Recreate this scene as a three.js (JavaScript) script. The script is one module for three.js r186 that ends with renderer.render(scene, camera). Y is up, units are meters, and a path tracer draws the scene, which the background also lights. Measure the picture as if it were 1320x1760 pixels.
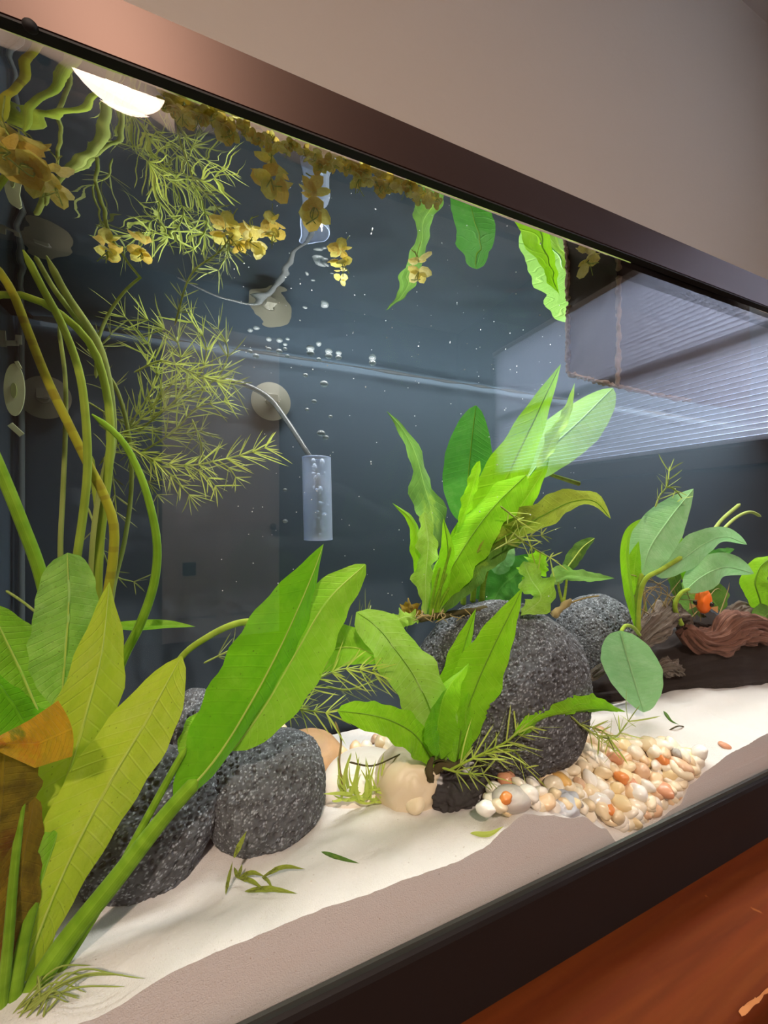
import * as THREE from 'three';
import { mergeGeometries } from 'three/addons/utils/BufferGeometryUtils.js';
import { RoundedBoxGeometry } from 'three/addons/geometries/RoundedBoxGeometry.js';
import { RectAreaLightUniformsLib } from 'three/addons/lights/RectAreaLightUniformsLib.js';

// ------------------------------------------------------------------ camera, sky, lights, exposure
const F = 661, CY = 0.33, CZ = 0.2146, YAW = Math.atan(661 / 1581), SN = Math.sin(YAW), CS = Math.cos(YAW);
const scene = new THREE.Scene();
const camera = new THREE.PerspectiveCamera(2 * Math.atan(880 / F) * 180 / Math.PI, 1320 / 1760, 0.01, 50);
camera.position.set(0, CY, CZ);
camera.rotation.set(0, -YAW, 0);
scene.background = new THREE.Color(0.72, 0.86, 1.15).multiplyScalar(6.5);   // overcast daylight, comes in only through the window
const renderer = new THREE.WebGLRenderer({ antialias: true });
renderer.toneMapping = THREE.LinearToneMapping;
renderer.toneMappingExposure = 1.0;
renderer.shadowMap.enabled = true;
RectAreaLightUniformsLib.init();
const TANK_LAMP = { x0: -0.02, x1: 1.2, z: -0.222, y: 0.668, w: 0.1, power: 23.5, color: new THREE.Color(1, 0.985, 0.945) };
const ROOM_LAMP = { x: -0.43, y: 2.3, z: 1.79, r: 0.19, power: 2300, glow: 40, color: new THREE.Color(1, 0.77, 0.62) };

// ------------------------------------------------------------------ helpers
let seed = 7;
const rnd = () => { seed = (seed + 0x6d2b79f5) | 0; let t = Math.imul(seed ^ (seed >>> 15), 1 | seed); t = (t + Math.imul(t ^ (t >>> 7), 61 | t)) ^ t; return ((t ^ (t >>> 14)) >>> 0) / 4294967296; };
const rr = (a, b) => a + (b - a) * rnd();
const V = (x, y, z) => new THREE.Vector3(x, y, z);
const lerp = THREE.MathUtils.lerp, clamp = THREE.MathUtils.clamp;
const smooth = (x, a, b) => THREE.MathUtils.smoothstep(x, a, b);
// a direction of sight of the photograph, and the place on the plane z = const that it meets
const ray = (px, py) => { const u = (px - 660) / F, v = (880 - py) / F; return [u * CS + SN, v, u * SN - CS]; };
const depthAt = (px, z) => (z - CZ) / ray(px, 880)[2];
const P = (px, py, z) => { const d = ray(px, py), t = (z - CZ) / d[2]; return V(d[0] * t, CY + d[1] * t, z); };
const unit = (p) => (p.x * SN - (p.z - CZ) * CS) / F;           // metres per pixel at a place

const h3 = (x, y, z) => { let h = Math.imul(x, 374761393) ^ Math.imul(y, 668265263) ^ Math.imul(z, 2147483647 ^ 0x5bd1e995); h = Math.imul(h ^ (h >>> 13), 1274126177); return ((h ^ (h >>> 16)) >>> 0) / 4294967296; };
function noise(x, y, z) {
  const X = Math.floor(x), Y = Math.floor(y), Z = Math.floor(z); x -= X; y -= Y; z -= Z;
  const u = x * x * (3 - 2 * x), v = y * y * (3 - 2 * y), w = z * z * (3 - 2 * z);
  const a = lerp(lerp(h3(X, Y, Z), h3(X + 1, Y, Z), u), lerp(h3(X, Y + 1, Z), h3(X + 1, Y + 1, Z), u), v);
  const b = lerp(lerp(h3(X, Y, Z + 1), h3(X + 1, Y, Z + 1), u), lerp(h3(X, Y + 1, Z + 1), h3(X + 1, Y + 1, Z + 1), u), v);
  return lerp(a, b, w) * 2 - 1;
}
const fbm = (x, y, z, o = 4) => { let s = 0, a = 0.5; for (let i = 0; i < o; i++) { s += a * noise(x, y, z); x *= 2.03; y *= 2.03; z *= 2.03; a *= 0.5; } return s; };
function cell(x, y, z) {   // distance to the nearest random point, and that cell's number
  const X = Math.floor(x), Y = Math.floor(y), Z = Math.floor(z); let best = 9, id = 0;
  for (let i = -1; i < 2; i++) for (let j = -1; j < 2; j++) for (let k = -1; k < 2; k++) {
    const a = h3(X + i, Y + j, Z + k), b = h3(X + i + 91, Y + j, Z + k), c = h3(X + i, Y + j + 53, Z + k);
    const d = (X + i + a - x) ** 2 + (Y + j + b - y) ** 2 + (Z + k + c - z) ** 2;
    if (d < best) { best = d; id = a; }
  }
  return [Math.sqrt(best), id];
}
const used = {};
const numbered = (n) => { const k = used[n] = (used[n] ?? -1) + 1; return k ? `${n}_${String(k).padStart(3, '0')}` : n; };
function tag(o, label, category, group, kind) {
  if (label) o.userData.label = label;
  if (category) o.userData.category = category;
  if (group) o.userData.group = group;
  if (kind) o.userData.kind = kind;
  return o;
}
function mesh(name, geo, mat, parent, label) {
  const m = new THREE.Mesh(geo, mat);
  m.castShadow = m.receiveShadow = true;
  if (!parent) { m.name = numbered(name); scene.add(m); } else {
    m.name = name;
    let o = parent, at = V(0, 0, 0);                         // geometry comes in world places; make it local to its thing
    while (o) { at.add(o.position); o = o.parent; }
    geo.translate(-at.x, -at.y, -at.z);
    parent.add(m);
  }
  if (label) m.userData.label = label;
  return m;
}
function thing(name, label, category, at = V(0, 0, 0), group) {
  const g = new THREE.Group(); g.name = numbered(name); g.position.copy(at); scene.add(g);
  return tag(g, label, category, group);
}
function single(name, geo, mat, label, category, group, kind) {     // a thing of one mesh, its origin at its middle
  geo.computeBoundingBox(); const c = geo.boundingBox.getCenter(V(0, 0, 0)); c.y = geo.boundingBox.min.y;
  geo.translate(-c.x, -c.y, -c.z);
  const m = mesh(name, geo, mat); m.position.copy(c);
  return tag(m, label, category, group, kind);
}
const box = (x0, x1, y0, y1, z0, z1, r = 0) => (r ? new RoundedBoxGeometry(x1 - x0, y1 - y0, z1 - z0, 2, r) : new THREE.BoxGeometry(x1 - x0, y1 - y0, z1 - z0)).translate((x0 + x1) / 2, (y0 + y1) / 2, (z0 + z1) / 2);
const strip = (g) => { for (const k of Object.keys(g.attributes)) if (!['position', 'normal', 'uv'].includes(k)) g.deleteAttribute(k); return g.index ? g.toNonIndexed() : g; };
const join = (list) => mergeGeometries(list.map(strip));
function grid(nu, nv, at, uvAt) {
  const pos = [], uv = [], idx = [];
  for (let i = 0; i <= nu; i++) for (let j = 0; j <= nv; j++) { const p = at(i / nu, j / nv); pos.push(p.x, p.y, p.z); const q = uvAt ? uvAt(i / nu, j / nv, p) : [i / nu, j / nv]; uv.push(q[0], q[1]); }
  for (let i = 0; i < nu; i++) for (let j = 0; j < nv; j++) { const a = i * (nv + 1) + j, b = a + nv + 1; idx.push(a, b, a + 1, b, b + 1, a + 1); }
  const g = new THREE.BufferGeometry();
  g.setAttribute('position', new THREE.Float32BufferAttribute(pos, 3));
  g.setAttribute('uv', new THREE.Float32BufferAttribute(uv, 2));
  g.setIndex(idx); g.computeVertexNormals();
  return g;
}
const curveOf = (pts) => new THREE.CatmullRomCurve3(pts.map((p) => (p.isVector3 ? p : P(...p))), false, 'centripetal');
// a tapering round stalk along picture points; radius in pixels at its start and its end, or a function
function tube(pts, r0, r1 = r0, seg = 30, sides = 8, bump) {
  const c = curveOf(pts), fr = c.computeFrenetFrames(seg, false), P0 = c.getSpacedPoints(seg);
  return grid(seg, sides, (s, a) => {
    const i = Math.round(s * seg), p = P0[i], A = a * Math.PI * 2;
    let r = (typeof r0 === 'function' ? r0(s) : lerp(r0, r1, s)) * unit(p);
    if (i === 0 || i === seg) r *= 0.25;
    if (bump) r *= 1 + bump(s, a, p);
    return p.clone().addScaledVector(fr.normals[i], Math.cos(A) * r).addScaledVector(fr.binormals[i], Math.sin(A) * r);
  });
}
const PROFILE = {
  oval: (s) => Math.pow(Math.sin(Math.PI * Math.pow(s, 0.85)), 0.62) * 0.97 + 0.03,
  lance: (s) => Math.pow(Math.sin(Math.PI * Math.pow(s, 0.8)), 0.9) * (1 - 0.12 * s) + 0.05 * (1 - s),
  blunt: (s) => Math.min(1, Math.pow(s * 3.2 + 0.06, 0.7)) * Math.pow(1 - Math.pow(s, 5), 0.5),
  strap: (s) => Math.min(1, 0.35 + s * 2) * Math.pow(1 - Math.pow(s, 6), 0.7),
  ovate: (s) => Math.pow(Math.sin(Math.PI * Math.pow(s, 0.72)), 0.85) * 0.98 + 0.02 * (1 - s),
  spoon: (s) => Math.pow(Math.sin(Math.PI * Math.pow(s, 1.4)), 0.75) * 0.93 + 0.07 * (1 - s) + 0.02,
  tip: (s) => Math.pow(1 - s, 0.55) * Math.min(1, 0.5 + s * 2.5),
};
// a blade: a curved sheet along picture points, w pixels broad; o.tilt turns it about its rib, o.fold bends it along the rib
function blade(pts, w, o = {}) {
  const c = curveOf(pts), N = o.n ?? 30, M = 10, sp = c.getSpacedPoints(N), prof = PROFILE[o.prof ?? 'lance'], ph = o.seed ?? (pts[0].isVector3 ? pts[0].x * 800 : (pts[0][0] + pts[0][1]) * 0.37);
  const tang = sp.map((p, i) => sp[Math.min(N, i + 1)].clone().sub(sp[Math.max(0, i - 1)]).normalize());
  const eye = V(0, CY, CZ);
  return grid(N, M, (s, a) => {
    const i = Math.round(s * N), p = sp[i], t = tang[i], view = p.clone().sub(eye).normalize();
    let side = t.clone().cross(view); if (side.length() < 0.05) side = t.clone().cross(V(0, 1, 0)); side.normalize();
    const tilt = (o.tilt ?? 0.35) + (o.twist ?? 0) * (s - 0.5);
    const nrm0 = side.clone().cross(t).normalize();
    const sd = side.clone().applyAxisAngle(t, tilt), nrm = nrm0.applyAxisAngle(t, tilt);
    const half = w / 2 * unit(p) * prof(s) / Math.max(0.45, Math.cos(tilt)), x = a * 2 - 1;
    const wav = o.wave ?? 0.05;
    const edge = 1 + wav * (1.2 * Math.sin(s * (o.freq ?? 23) + ph + (x > 0 ? 0 : 1.7)) + Math.sin(s * 41 + ph * 3 + (x > 0 ? 2 : 0))) * Math.abs(x);
    const lift = half * ((o.fold ?? 0.25) * Math.abs(x) + (o.curl ?? 0) * x * x + wav * 2.2 * x * x * Math.sin(s * (o.freq ?? 23) * 0.8 + ph + x) + (o.pucker ?? 0.04) * noise(s * 14 + ph, x * 3, ph));
    return p.clone().addScaledVector(sd, x * half * edge).addScaledVector(nrm, lift);
  }, (s, a) => [a, s]);
}
const canvas = (w, h, draw, srgb = true) => {
  const c = document.createElement('canvas'); c.width = w; c.height = h; draw(c.getContext('2d'), w, h);
  const t = new THREE.CanvasTexture(c); t.wrapS = t.wrapT = THREE.RepeatWrapping; t.magFilter = THREE.LinearFilter;
  if (srgb) t.colorSpace = THREE.SRGBColorSpace; return t;
};
const std = (color, roughness = 0.8, more = {}) => new THREE.MeshStandardMaterial({ color, roughness, ...more });
const phys = (o) => new THREE.MeshPhysicalMaterial(o);

// ------------------------------------------------------------------ materials
// leaf skin: u across, v along; rib and side veins, blotches, flecks
function leafMap(base, vein, blotch, o = {}) {
  return canvas(256, 768, (g, w, h) => {
    g.fillStyle = base; g.fillRect(0, 0, w, h);
    for (let i = 0; i < 260; i++) { g.globalAlpha = rr(0.04, 0.16); g.fillStyle = rnd() < 0.5 ? vein : blotch; g.beginPath(); g.ellipse(rr(0, w), rr(0, h), rr(6, 40), rr(6, 50), rr(0, 3), 0, 7); g.fill(); }
    g.strokeStyle = vein;
    for (let y = -60; y < h; y += o.gap ?? 34) for (const s of [-1, 1]) {
      g.globalAlpha = o.side ?? 0.35; g.lineWidth = 2.2; g.beginPath(); g.moveTo(w / 2, y); g.quadraticCurveTo(w / 2 + s * 60, y + 26, w / 2 + s * 128, y + 60 + rr(-8, 8)); g.stroke();
    }
    g.globalAlpha = o.rib ?? 0.8; g.lineWidth = 9; g.beginPath(); g.moveTo(w / 2, 0); g.lineTo(w / 2, h); g.stroke();
    for (let i = 0; i < (o.specks ?? 60); i++) { g.globalAlpha = rr(0.15, 0.6); g.fillStyle = o.speck ?? '#4d6a12'; g.beginPath(); g.arc(rr(0, w), rr(0, h), rr(0.8, 2.6), 0, 7); g.fill(); }
    for (const [x, y, r, col, al] of o.patch ?? []) for (let i = 0; i < 90; i++) { g.globalAlpha = al ?? 0.12; g.fillStyle = col; g.beginPath(); g.arc(x * w + rr(-r, r) * w, y * h + rr(-r, r) * w, rr(4, 24), 0, 7); g.fill(); }
    g.globalAlpha = 1;
  });
}
const veinBump = canvas(256, 768, (g, w, h) => {
  g.fillStyle = '#888'; g.fillRect(0, 0, w, h);
  for (let i = 0; i < 500; i++) { g.globalAlpha = 0.12; g.fillStyle = rnd() < 0.5 ? '#fff' : '#000'; g.beginPath(); g.arc(rr(0, w), rr(0, h), rr(5, 18), 0, 7); g.fill(); }
  g.globalAlpha = 0.8; g.strokeStyle = '#333';
  for (let y = -60; y < h; y += 34) for (const s of [-1, 1]) { g.lineWidth = 4; g.beginPath(); g.moveTo(w / 2, y); g.quadraticCurveTo(w / 2 + s * 60, y + 26, w / 2 + s * 128, y + 60); g.stroke(); }
  g.strokeStyle = '#fff'; g.lineWidth = 12; g.beginPath(); g.moveTo(w / 2, 0); g.lineTo(w / 2, h); g.stroke();
}, false);
const leafMat = (map, transmission = 0.5) => phys({ map, bumpMap: veinBump, bumpScale: 0.0006, roughness: 1, transmission, thickness: 0, specularIntensity: 0.3, side: THREE.DoubleSide });
const M = {
  sword: leafMat(leafMap('#d2ea40', '#e6f478', '#b4d82c'), 0.5),
  swordGreen: leafMat(leafMap('#9adc34', '#c0f06c', '#7cc41e'), 0.45),
  swordDeep: leafMat(leafMap('#7ccc12', '#9ae038', '#60b40c', { side: 0.15, rib: 0.35 }), 0.5),
  blister: leafMat(leafMap('#a6e060', '#d0f696', '#80c440', { specks: 160 }), 0.4),
  decay: leafMat(leafMap('#c79a1c', '#e2b02c', '#8e8a14', { patch: [[0.3, 0.75, 0.35, '#b8561c'], [0.7, 0.4, 0.3, '#c8741c'], [0.6, 0.9, 0.25, '#a34a22'], [0.15, 0.5, 0.2, '#5c7a10']], rib: 0.3 }), 0.5),
  amber: leafMat(leafMap('#94801a', '#b59622', '#6f5c12', { patch: [[0.5, 0.4, 0.4, '#5e4a10'], [0.5, 0.7, 0.3, '#7e3a14']], rib: 0.3 }), 0.5),
  fern: leafMat(leafMap('#98e01c', '#b8f044', '#7cc814', { side: 0.5 }), 0.5),
  fernPale: leafMat(leafMap('#a8dc50', '#ccf08c', '#88bc38', { side: 0.5, specks: 140, speck: '#3c5210' }), 0.45),
  fernDull: leafMat(leafMap('#5d8c34', '#86b04c', '#456c22', { specks: 120, patch: [[0.5, 0.55, 0.25, '#a8c040', 0.1]] }), 0.4),
  fernOld: leafMat(leafMap('#9fb23a', '#c3cf62', '#6e7a24', { specks: 420, speck: '#33420c', patch: [[0.7, 0.7, 0.3, '#3e4c12', 0.1], [0.3, 0.85, 0.2, '#52601a', 0.1]] }), 0.4),
  anubias: leafMat(leafMap('#9edc96', '#c4f0bc', '#84c87e', { side: 0.16, rib: 0.5, specks: 260, speck: '#bfeab4' }), 0.3),
  anubiasDeep: leafMat(leafMap('#5cb044', '#84c868', '#489838', { side: 0.12, rib: 0.4 }), 0.45),
  anubiasPale: leafMat(leafMap('#94cc62', '#b8e486', '#7ab84c', { side: 0.2, rib: 0.5 }), 0.5),
};
const stalkMap = (a, b, c) => canvas(64, 256, (g, w, h) => {
  g.fillStyle = a; g.fillRect(0, 0, w, h);
  for (let i = 0; i < 120; i++) { g.globalAlpha = rr(0.1, 0.4); g.fillStyle = rnd() < 0.5 ? b : c; g.fillRect(0, rr(0, h), w, rr(1, 9)); g.fillRect(rr(0, w), 0, rr(1, 4), h); }
  g.globalAlpha = 1;
});
const stemLike = (map, tr = 0.3) => phys({ map, roughness: 1, transmission: tr, thickness: 0, specularIntensity: 0.4, side: THREE.DoubleSide });
M.stalk = stemLike(stalkMap('#a4c03c', '#b8d24c', '#90ac30'));
M.stalkPale = stemLike(stalkMap('#a2b858', '#b6c870', '#8ea24a'));
M.stalkBanded = stemLike((() => { const t = canvas(32, 512, (g, w, h) => { g.fillStyle = '#b4b62c'; g.fillRect(0, 0, w, h); for (let y = 10; y < h; y += rr(14, 40)) { g.globalAlpha = rr(0.15, 0.5); g.fillStyle = '#8a7a22'; g.fillRect(0, y, w, rr(4, 12)); } g.globalAlpha = 1; }); t.rotation = Math.PI / 2; return t; })());
M.stalkDeep = stemLike(stalkMap('#86b81c', '#a2d23c', '#6c9c14'));
M.ribPale = phys({ color: '#dcee7c', roughness: 1, transmission: 0.5, thickness: 0, specularIntensity: 0.3 });
M.ribFern = phys({ color: '#86bc2c', roughness: 1, transmission: 0.5, thickness: 0, specularIntensity: 0.3 });
M.ribSoft = phys({ color: '#b0e0a4', roughness: 1, transmission: 0.4, thickness: 0, specularIntensity: 0.3 });
M.needle = phys({ color: '#b0c262', roughness: 1, transmission: 0.4, thickness: 0, side: THREE.DoubleSide, specularIntensity: 0.3 });
M.needleBright = phys({ color: '#cade6a', roughness: 1, transmission: 0.4, thickness: 0, side: THREE.DoubleSide, specularIntensity: 0.3 });
M.needleDim = phys({ color: '#8c9a5c', roughness: 1, transmission: 0.35, thickness: 0, side: THREE.DoubleSide, specularIntensity: 0.3 });
M.float = [['#e8dc78', '#f6f0a6', '#ccb850'], ['#dfc85e', '#efe08c', '#bf9c40'], ['#efe898', '#fbf8c6', '#d8d070'], ['#dcd872', '#eeeca0', '#b8b448']].map(([a, b, c]) => phys({ map: leafMap(a, b, c, { side: 0.1, rib: 0.3, specks: 30, speck: '#9c7a20' }), roughness: 1, transmission: 0.55, thickness: 0, side: THREE.DoubleSide, specularIntensity: 0.3 }));
M.root = std('#9a8a5c', 1);
M.rootDark = std('#4a4426', 1);
M.sand = std('#ffffff', 1, {
  map: (() => { const t = canvas(1024, 1024, (g, w, h) => {
    g.fillStyle = '#dbd9d5'; g.fillRect(0, 0, w, h);
    for (let i = 0; i < 26000; i++) { g.globalAlpha = rr(0.1, 0.5); g.fillStyle = ['#f2f1ee', '#cfcac2', '#e8e5e0', '#c2bab0', '#e4e1dc'][i % 5]; g.fillRect(rr(0, w), rr(0, h), rr(1, 3), rr(1, 3)); }
    for (let i = 0; i < 260; i++) { g.globalAlpha = rr(0.2, 0.7); g.fillStyle = ['#8c7a66', '#b79a78', '#6e6658', '#c9b090'][i % 4]; g.fillRect(rr(0, w), rr(0, h), rr(1, 3), rr(1, 3)); }
    g.globalAlpha = 1; }); t.repeat.set(3.5, 3.5); return t; })(),
  bumpMap: (() => { const t = canvas(512, 512, (g, w, h) => { g.fillStyle = '#777'; g.fillRect(0, 0, w, h); for (let i = 0; i < 30000; i++) { g.globalAlpha = 0.5; g.fillStyle = rnd() < 0.5 ? '#fff' : '#222'; g.fillRect(rr(0, w), rr(0, h), 2, 2); } }, false); t.repeat.set(9, 9); return t; })(), bumpScale: 0.0004 });
M.lava = std('#ffffff', 0.92, { vertexColors: true });
M.frame = phys({ color: '#241a17', roughness: 0.4, specularColor: new THREE.Color('#ffcab4'), specularIntensity: 1 });
M.base = std('#151110', 0.6);
M.lip = std('#0b0908', 0.7);
M.glass = phys({ color: '#ffffff', roughness: 0, transmission: 1, thickness: 0, ior: 1.5 });
M.frontGlass = phys({ color: '#ffffff', roughness: 0, transmission: 1, thickness: 0, ior: 1.4 });
M.wetGlass = phys({ color: '#ffffff', roughness: 0, transmission: 1, thickness: 0, ior: 1.12 });   // glass wetted on its inner side hardly mirrors
M.backing = std('#2e404e', 0.9);
M.silicone = phys({ color: '#5b6a70', roughness: 0.5, transmission: 0.4, thickness: 0 });
M.water = phys({ color: '#ffffff', roughness: 0, transmission: 1, thickness: 0, ior: 0.75, side: THREE.DoubleSide });   // the index of air as seen from the water: its underside is a mirror
M.clearPlastic = phys({ color: '#c6d8f2', roughness: 0.35, transmission: 0.6, thickness: 0, ior: 1.4, side: THREE.DoubleSide });
M.milky = phys({ color: '#a8aa9a', roughness: 0.6, transmission: 0.75, thickness: 0, side: THREE.DoubleSide });
M.hose = phys({ color: '#a4adb0', roughness: 0.15, transmission: 0.78, thickness: 0, ior: 1.4, side: THREE.DoubleSide });
M.crust = std('#7a6a58', 1);

// ------------------------------------------------------------------ the room
const RX0 = -2.2, RX1 = 2.4, RZ0 = -0.62, RZ1 = 3.4, RY0 = -0.75, RY1 = 2.3;
const paint = std('#bfb4a4', 0.85, { bumpMap: (() => { const t = canvas(256, 256, (g, w, h) => { g.fillStyle = '#808080'; g.fillRect(0, 0, w, h); for (let i = 0; i < 2500; i++) { g.globalAlpha = 0.15; g.fillStyle = rnd() < 0.5 ? '#fff' : '#000'; g.beginPath(); g.arc(rr(0, w), rr(0, h), rr(1, 5), 0, 7); g.fill(); } }, false); t.repeat.set(6, 6); return t; })(), bumpScale: 0.0008 });
const ceilPaint = std('#cabfb0', 0.9);
const st = (name, geo, mat) => tag(mesh(name, geo, mat), null, null, null, 'structure');
st('wall_back', box(RX0, RX1, RY0, RY1, RZ0 - 0.1, RZ0), paint);
st('wall_left', box(RX0 - 0.1, RX0, RY0, RY1, RZ0 - 0.1, RZ1 + 0.1), paint);
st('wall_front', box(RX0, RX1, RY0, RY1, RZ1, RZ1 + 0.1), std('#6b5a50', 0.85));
st('ceiling', box(RX0 - 0.1, RX1 + 0.1, RY1, RY1 + 0.1, RZ0 - 0.1, RZ1 + 0.1), ceilPaint);
st('floor', box(RX0 - 0.1, RX1 + 0.1, RY0 - 0.1, RY0, RZ0 - 0.1, RZ1 + 0.1), std('#4a241a', 0.6));
const WZ0 = 0.25, WZ1 = 2.8, WY0 = 0.66, WY1 = 1.86;
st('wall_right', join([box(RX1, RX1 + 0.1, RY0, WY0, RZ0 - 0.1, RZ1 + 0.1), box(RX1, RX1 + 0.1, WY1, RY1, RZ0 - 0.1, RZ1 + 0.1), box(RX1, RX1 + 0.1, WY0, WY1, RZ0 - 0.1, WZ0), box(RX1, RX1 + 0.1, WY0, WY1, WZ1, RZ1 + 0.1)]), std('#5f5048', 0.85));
{
  const wood = std('#57443a', 0.6), w = tag(new THREE.Group(), null, null, null, 'structure');
  w.name = 'window_1'; scene.add(w);
  mesh('window_frame', join([box(RX1 + 0.03, RX1 + 0.09, WY0, WY0 + 0.05, WZ0, WZ1), box(RX1 + 0.03, RX1 + 0.09, WY1 - 0.05, WY1, WZ0, WZ1), box(RX1 + 0.03, RX1 + 0.09, WY0, WY1, WZ0, WZ0 + 0.05), box(RX1 + 0.03, RX1 + 0.09, WY0, WY1, WZ1 - 0.05, WZ1)]), wood, w);
  mesh('meeting_rail', box(RX1 + 0.03, RX1 + 0.09, 1.18, 1.25, WZ0 + 0.05, WZ1 - 0.05), wood, w);
  mesh('pane', box(RX1 + 0.055, RX1 + 0.06, WY0 + 0.05, 1.18, WZ0 + 0.05, WZ1 - 0.05), M.glass, w);
  mesh('pane', box(RX1 + 0.055, RX1 + 0.06, 1.25, WY1 - 0.05, WZ0 + 0.05, WZ1 - 0.05), M.glass, w);
  mesh('window_sill', box(RX1 - 0.04, RX1 + 0.03, WY0 - 0.1, WY0, WZ0 - 0.08, WZ1 + 0.08, 0.008), wood, w);
  const b = thing('window_blind', 'pale horizontal slat blind mirrored in the aquarium glass', 'blind', V(RX1, WY1, (WZ0 + WZ1) / 2));
  const slatMat = phys({ color: '#e6e2e4', roughness: 1, transmission: 0.5, thickness: 0, side: THREE.DoubleSide });
  const n = 40, dy = (WY1 - WY0 - 0.06) / n, sg = grid(1, 4, (s, a) => V((a - 0.5) * 0.018, (a - 0.5) * -0.022 + 0.003 * Math.sin(a * Math.PI), (s - 0.5) * (WZ1 - WZ0 - 0.03)));
  mesh('head_rail', box(RX1 - 0.01, RX1 + 0.025, WY1 - 0.045, WY1, WZ0 + 0.01, WZ1 - 0.01), std('#d8d2cc', 0.6), b);
  for (let i = 0; i < n; i++) { const s = new THREE.Mesh(sg, slatMat); s.name = 'slat'; s.castShadow = s.receiveShadow = true; s.position.set(0.01, -0.055 - i * dy, 0); b.add(s); }
}
{
  const d = tag(new THREE.Group(), null, null, null, 'structure'); d.name = 'door_1'; scene.add(d);
  mesh('door_leaf', box(-0.46, 0.47, RY0, 1.9, RZ1 - 0.035, RZ1 - 0.001, 0.004), std('#e2d8ce', 0.6), d);
  for (const [x0, x1, y0, y1] of [[-0.36, -0.05, -0.55, 0.25], [0.06, 0.37, -0.55, 0.25]]) mesh('door_panel', box(x0, x1, y0, y1, RZ1 - 0.045, RZ1 - 0.034, 0.004), std('#d8cec4', 0.6), d);
  mesh('notice', box(-0.31, -0.21, -0.2, -0.09, RZ1 - 0.049, RZ1 - 0.046), std('#2c2a2c', 0.8), d, 'small dark square notice on the door');
  mesh('door_handle', new THREE.SphereGeometry(0.03, 16, 12).translate(0.41, 0.2, RZ1 - 0.07), std('#8a7a60', 0.3, { metalness: 1 }), d);
}
{
  const L = ROOM_LAMP, t = thing('ceiling_lamp', 'round warm white ceiling lamp mirrored in the glass under the rim', 'lamp', V(L.x, L.y - 0.05, L.z));
  const glow = new THREE.MeshStandardMaterial({ color: '#fff2e2', emissive: L.color, emissiveIntensity: L.glow, roughness: 0.5 });
  mesh('diffuser', new THREE.LatheGeometry([[0, -0.05], [0.6, -0.047], [0.9, -0.036], [0.98, -0.02], [1, 0]].map(([x, y]) => new THREE.Vector2(x * L.r, y)), 48).translate(L.x, L.y - 0.02, L.z), glow, t);
  mesh('mounting_ring', new THREE.LatheGeometry([[0.9, 0], [1.04, 0], [1.04, -0.02], [0.98, -0.022]].map(([x, y]) => new THREE.Vector2(x * L.r, y)), 48).translate(L.x, L.y - 0.001, L.z), std('#c8b8a8', 0.5), t);
  const l = new THREE.RectAreaLight(L.color, L.power, L.r * 0.5, L.r * 0.5); l.position.set(0, -0.03, 0); l.rotation.x = -Math.PI / 2; t.add(l);
}
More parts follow.
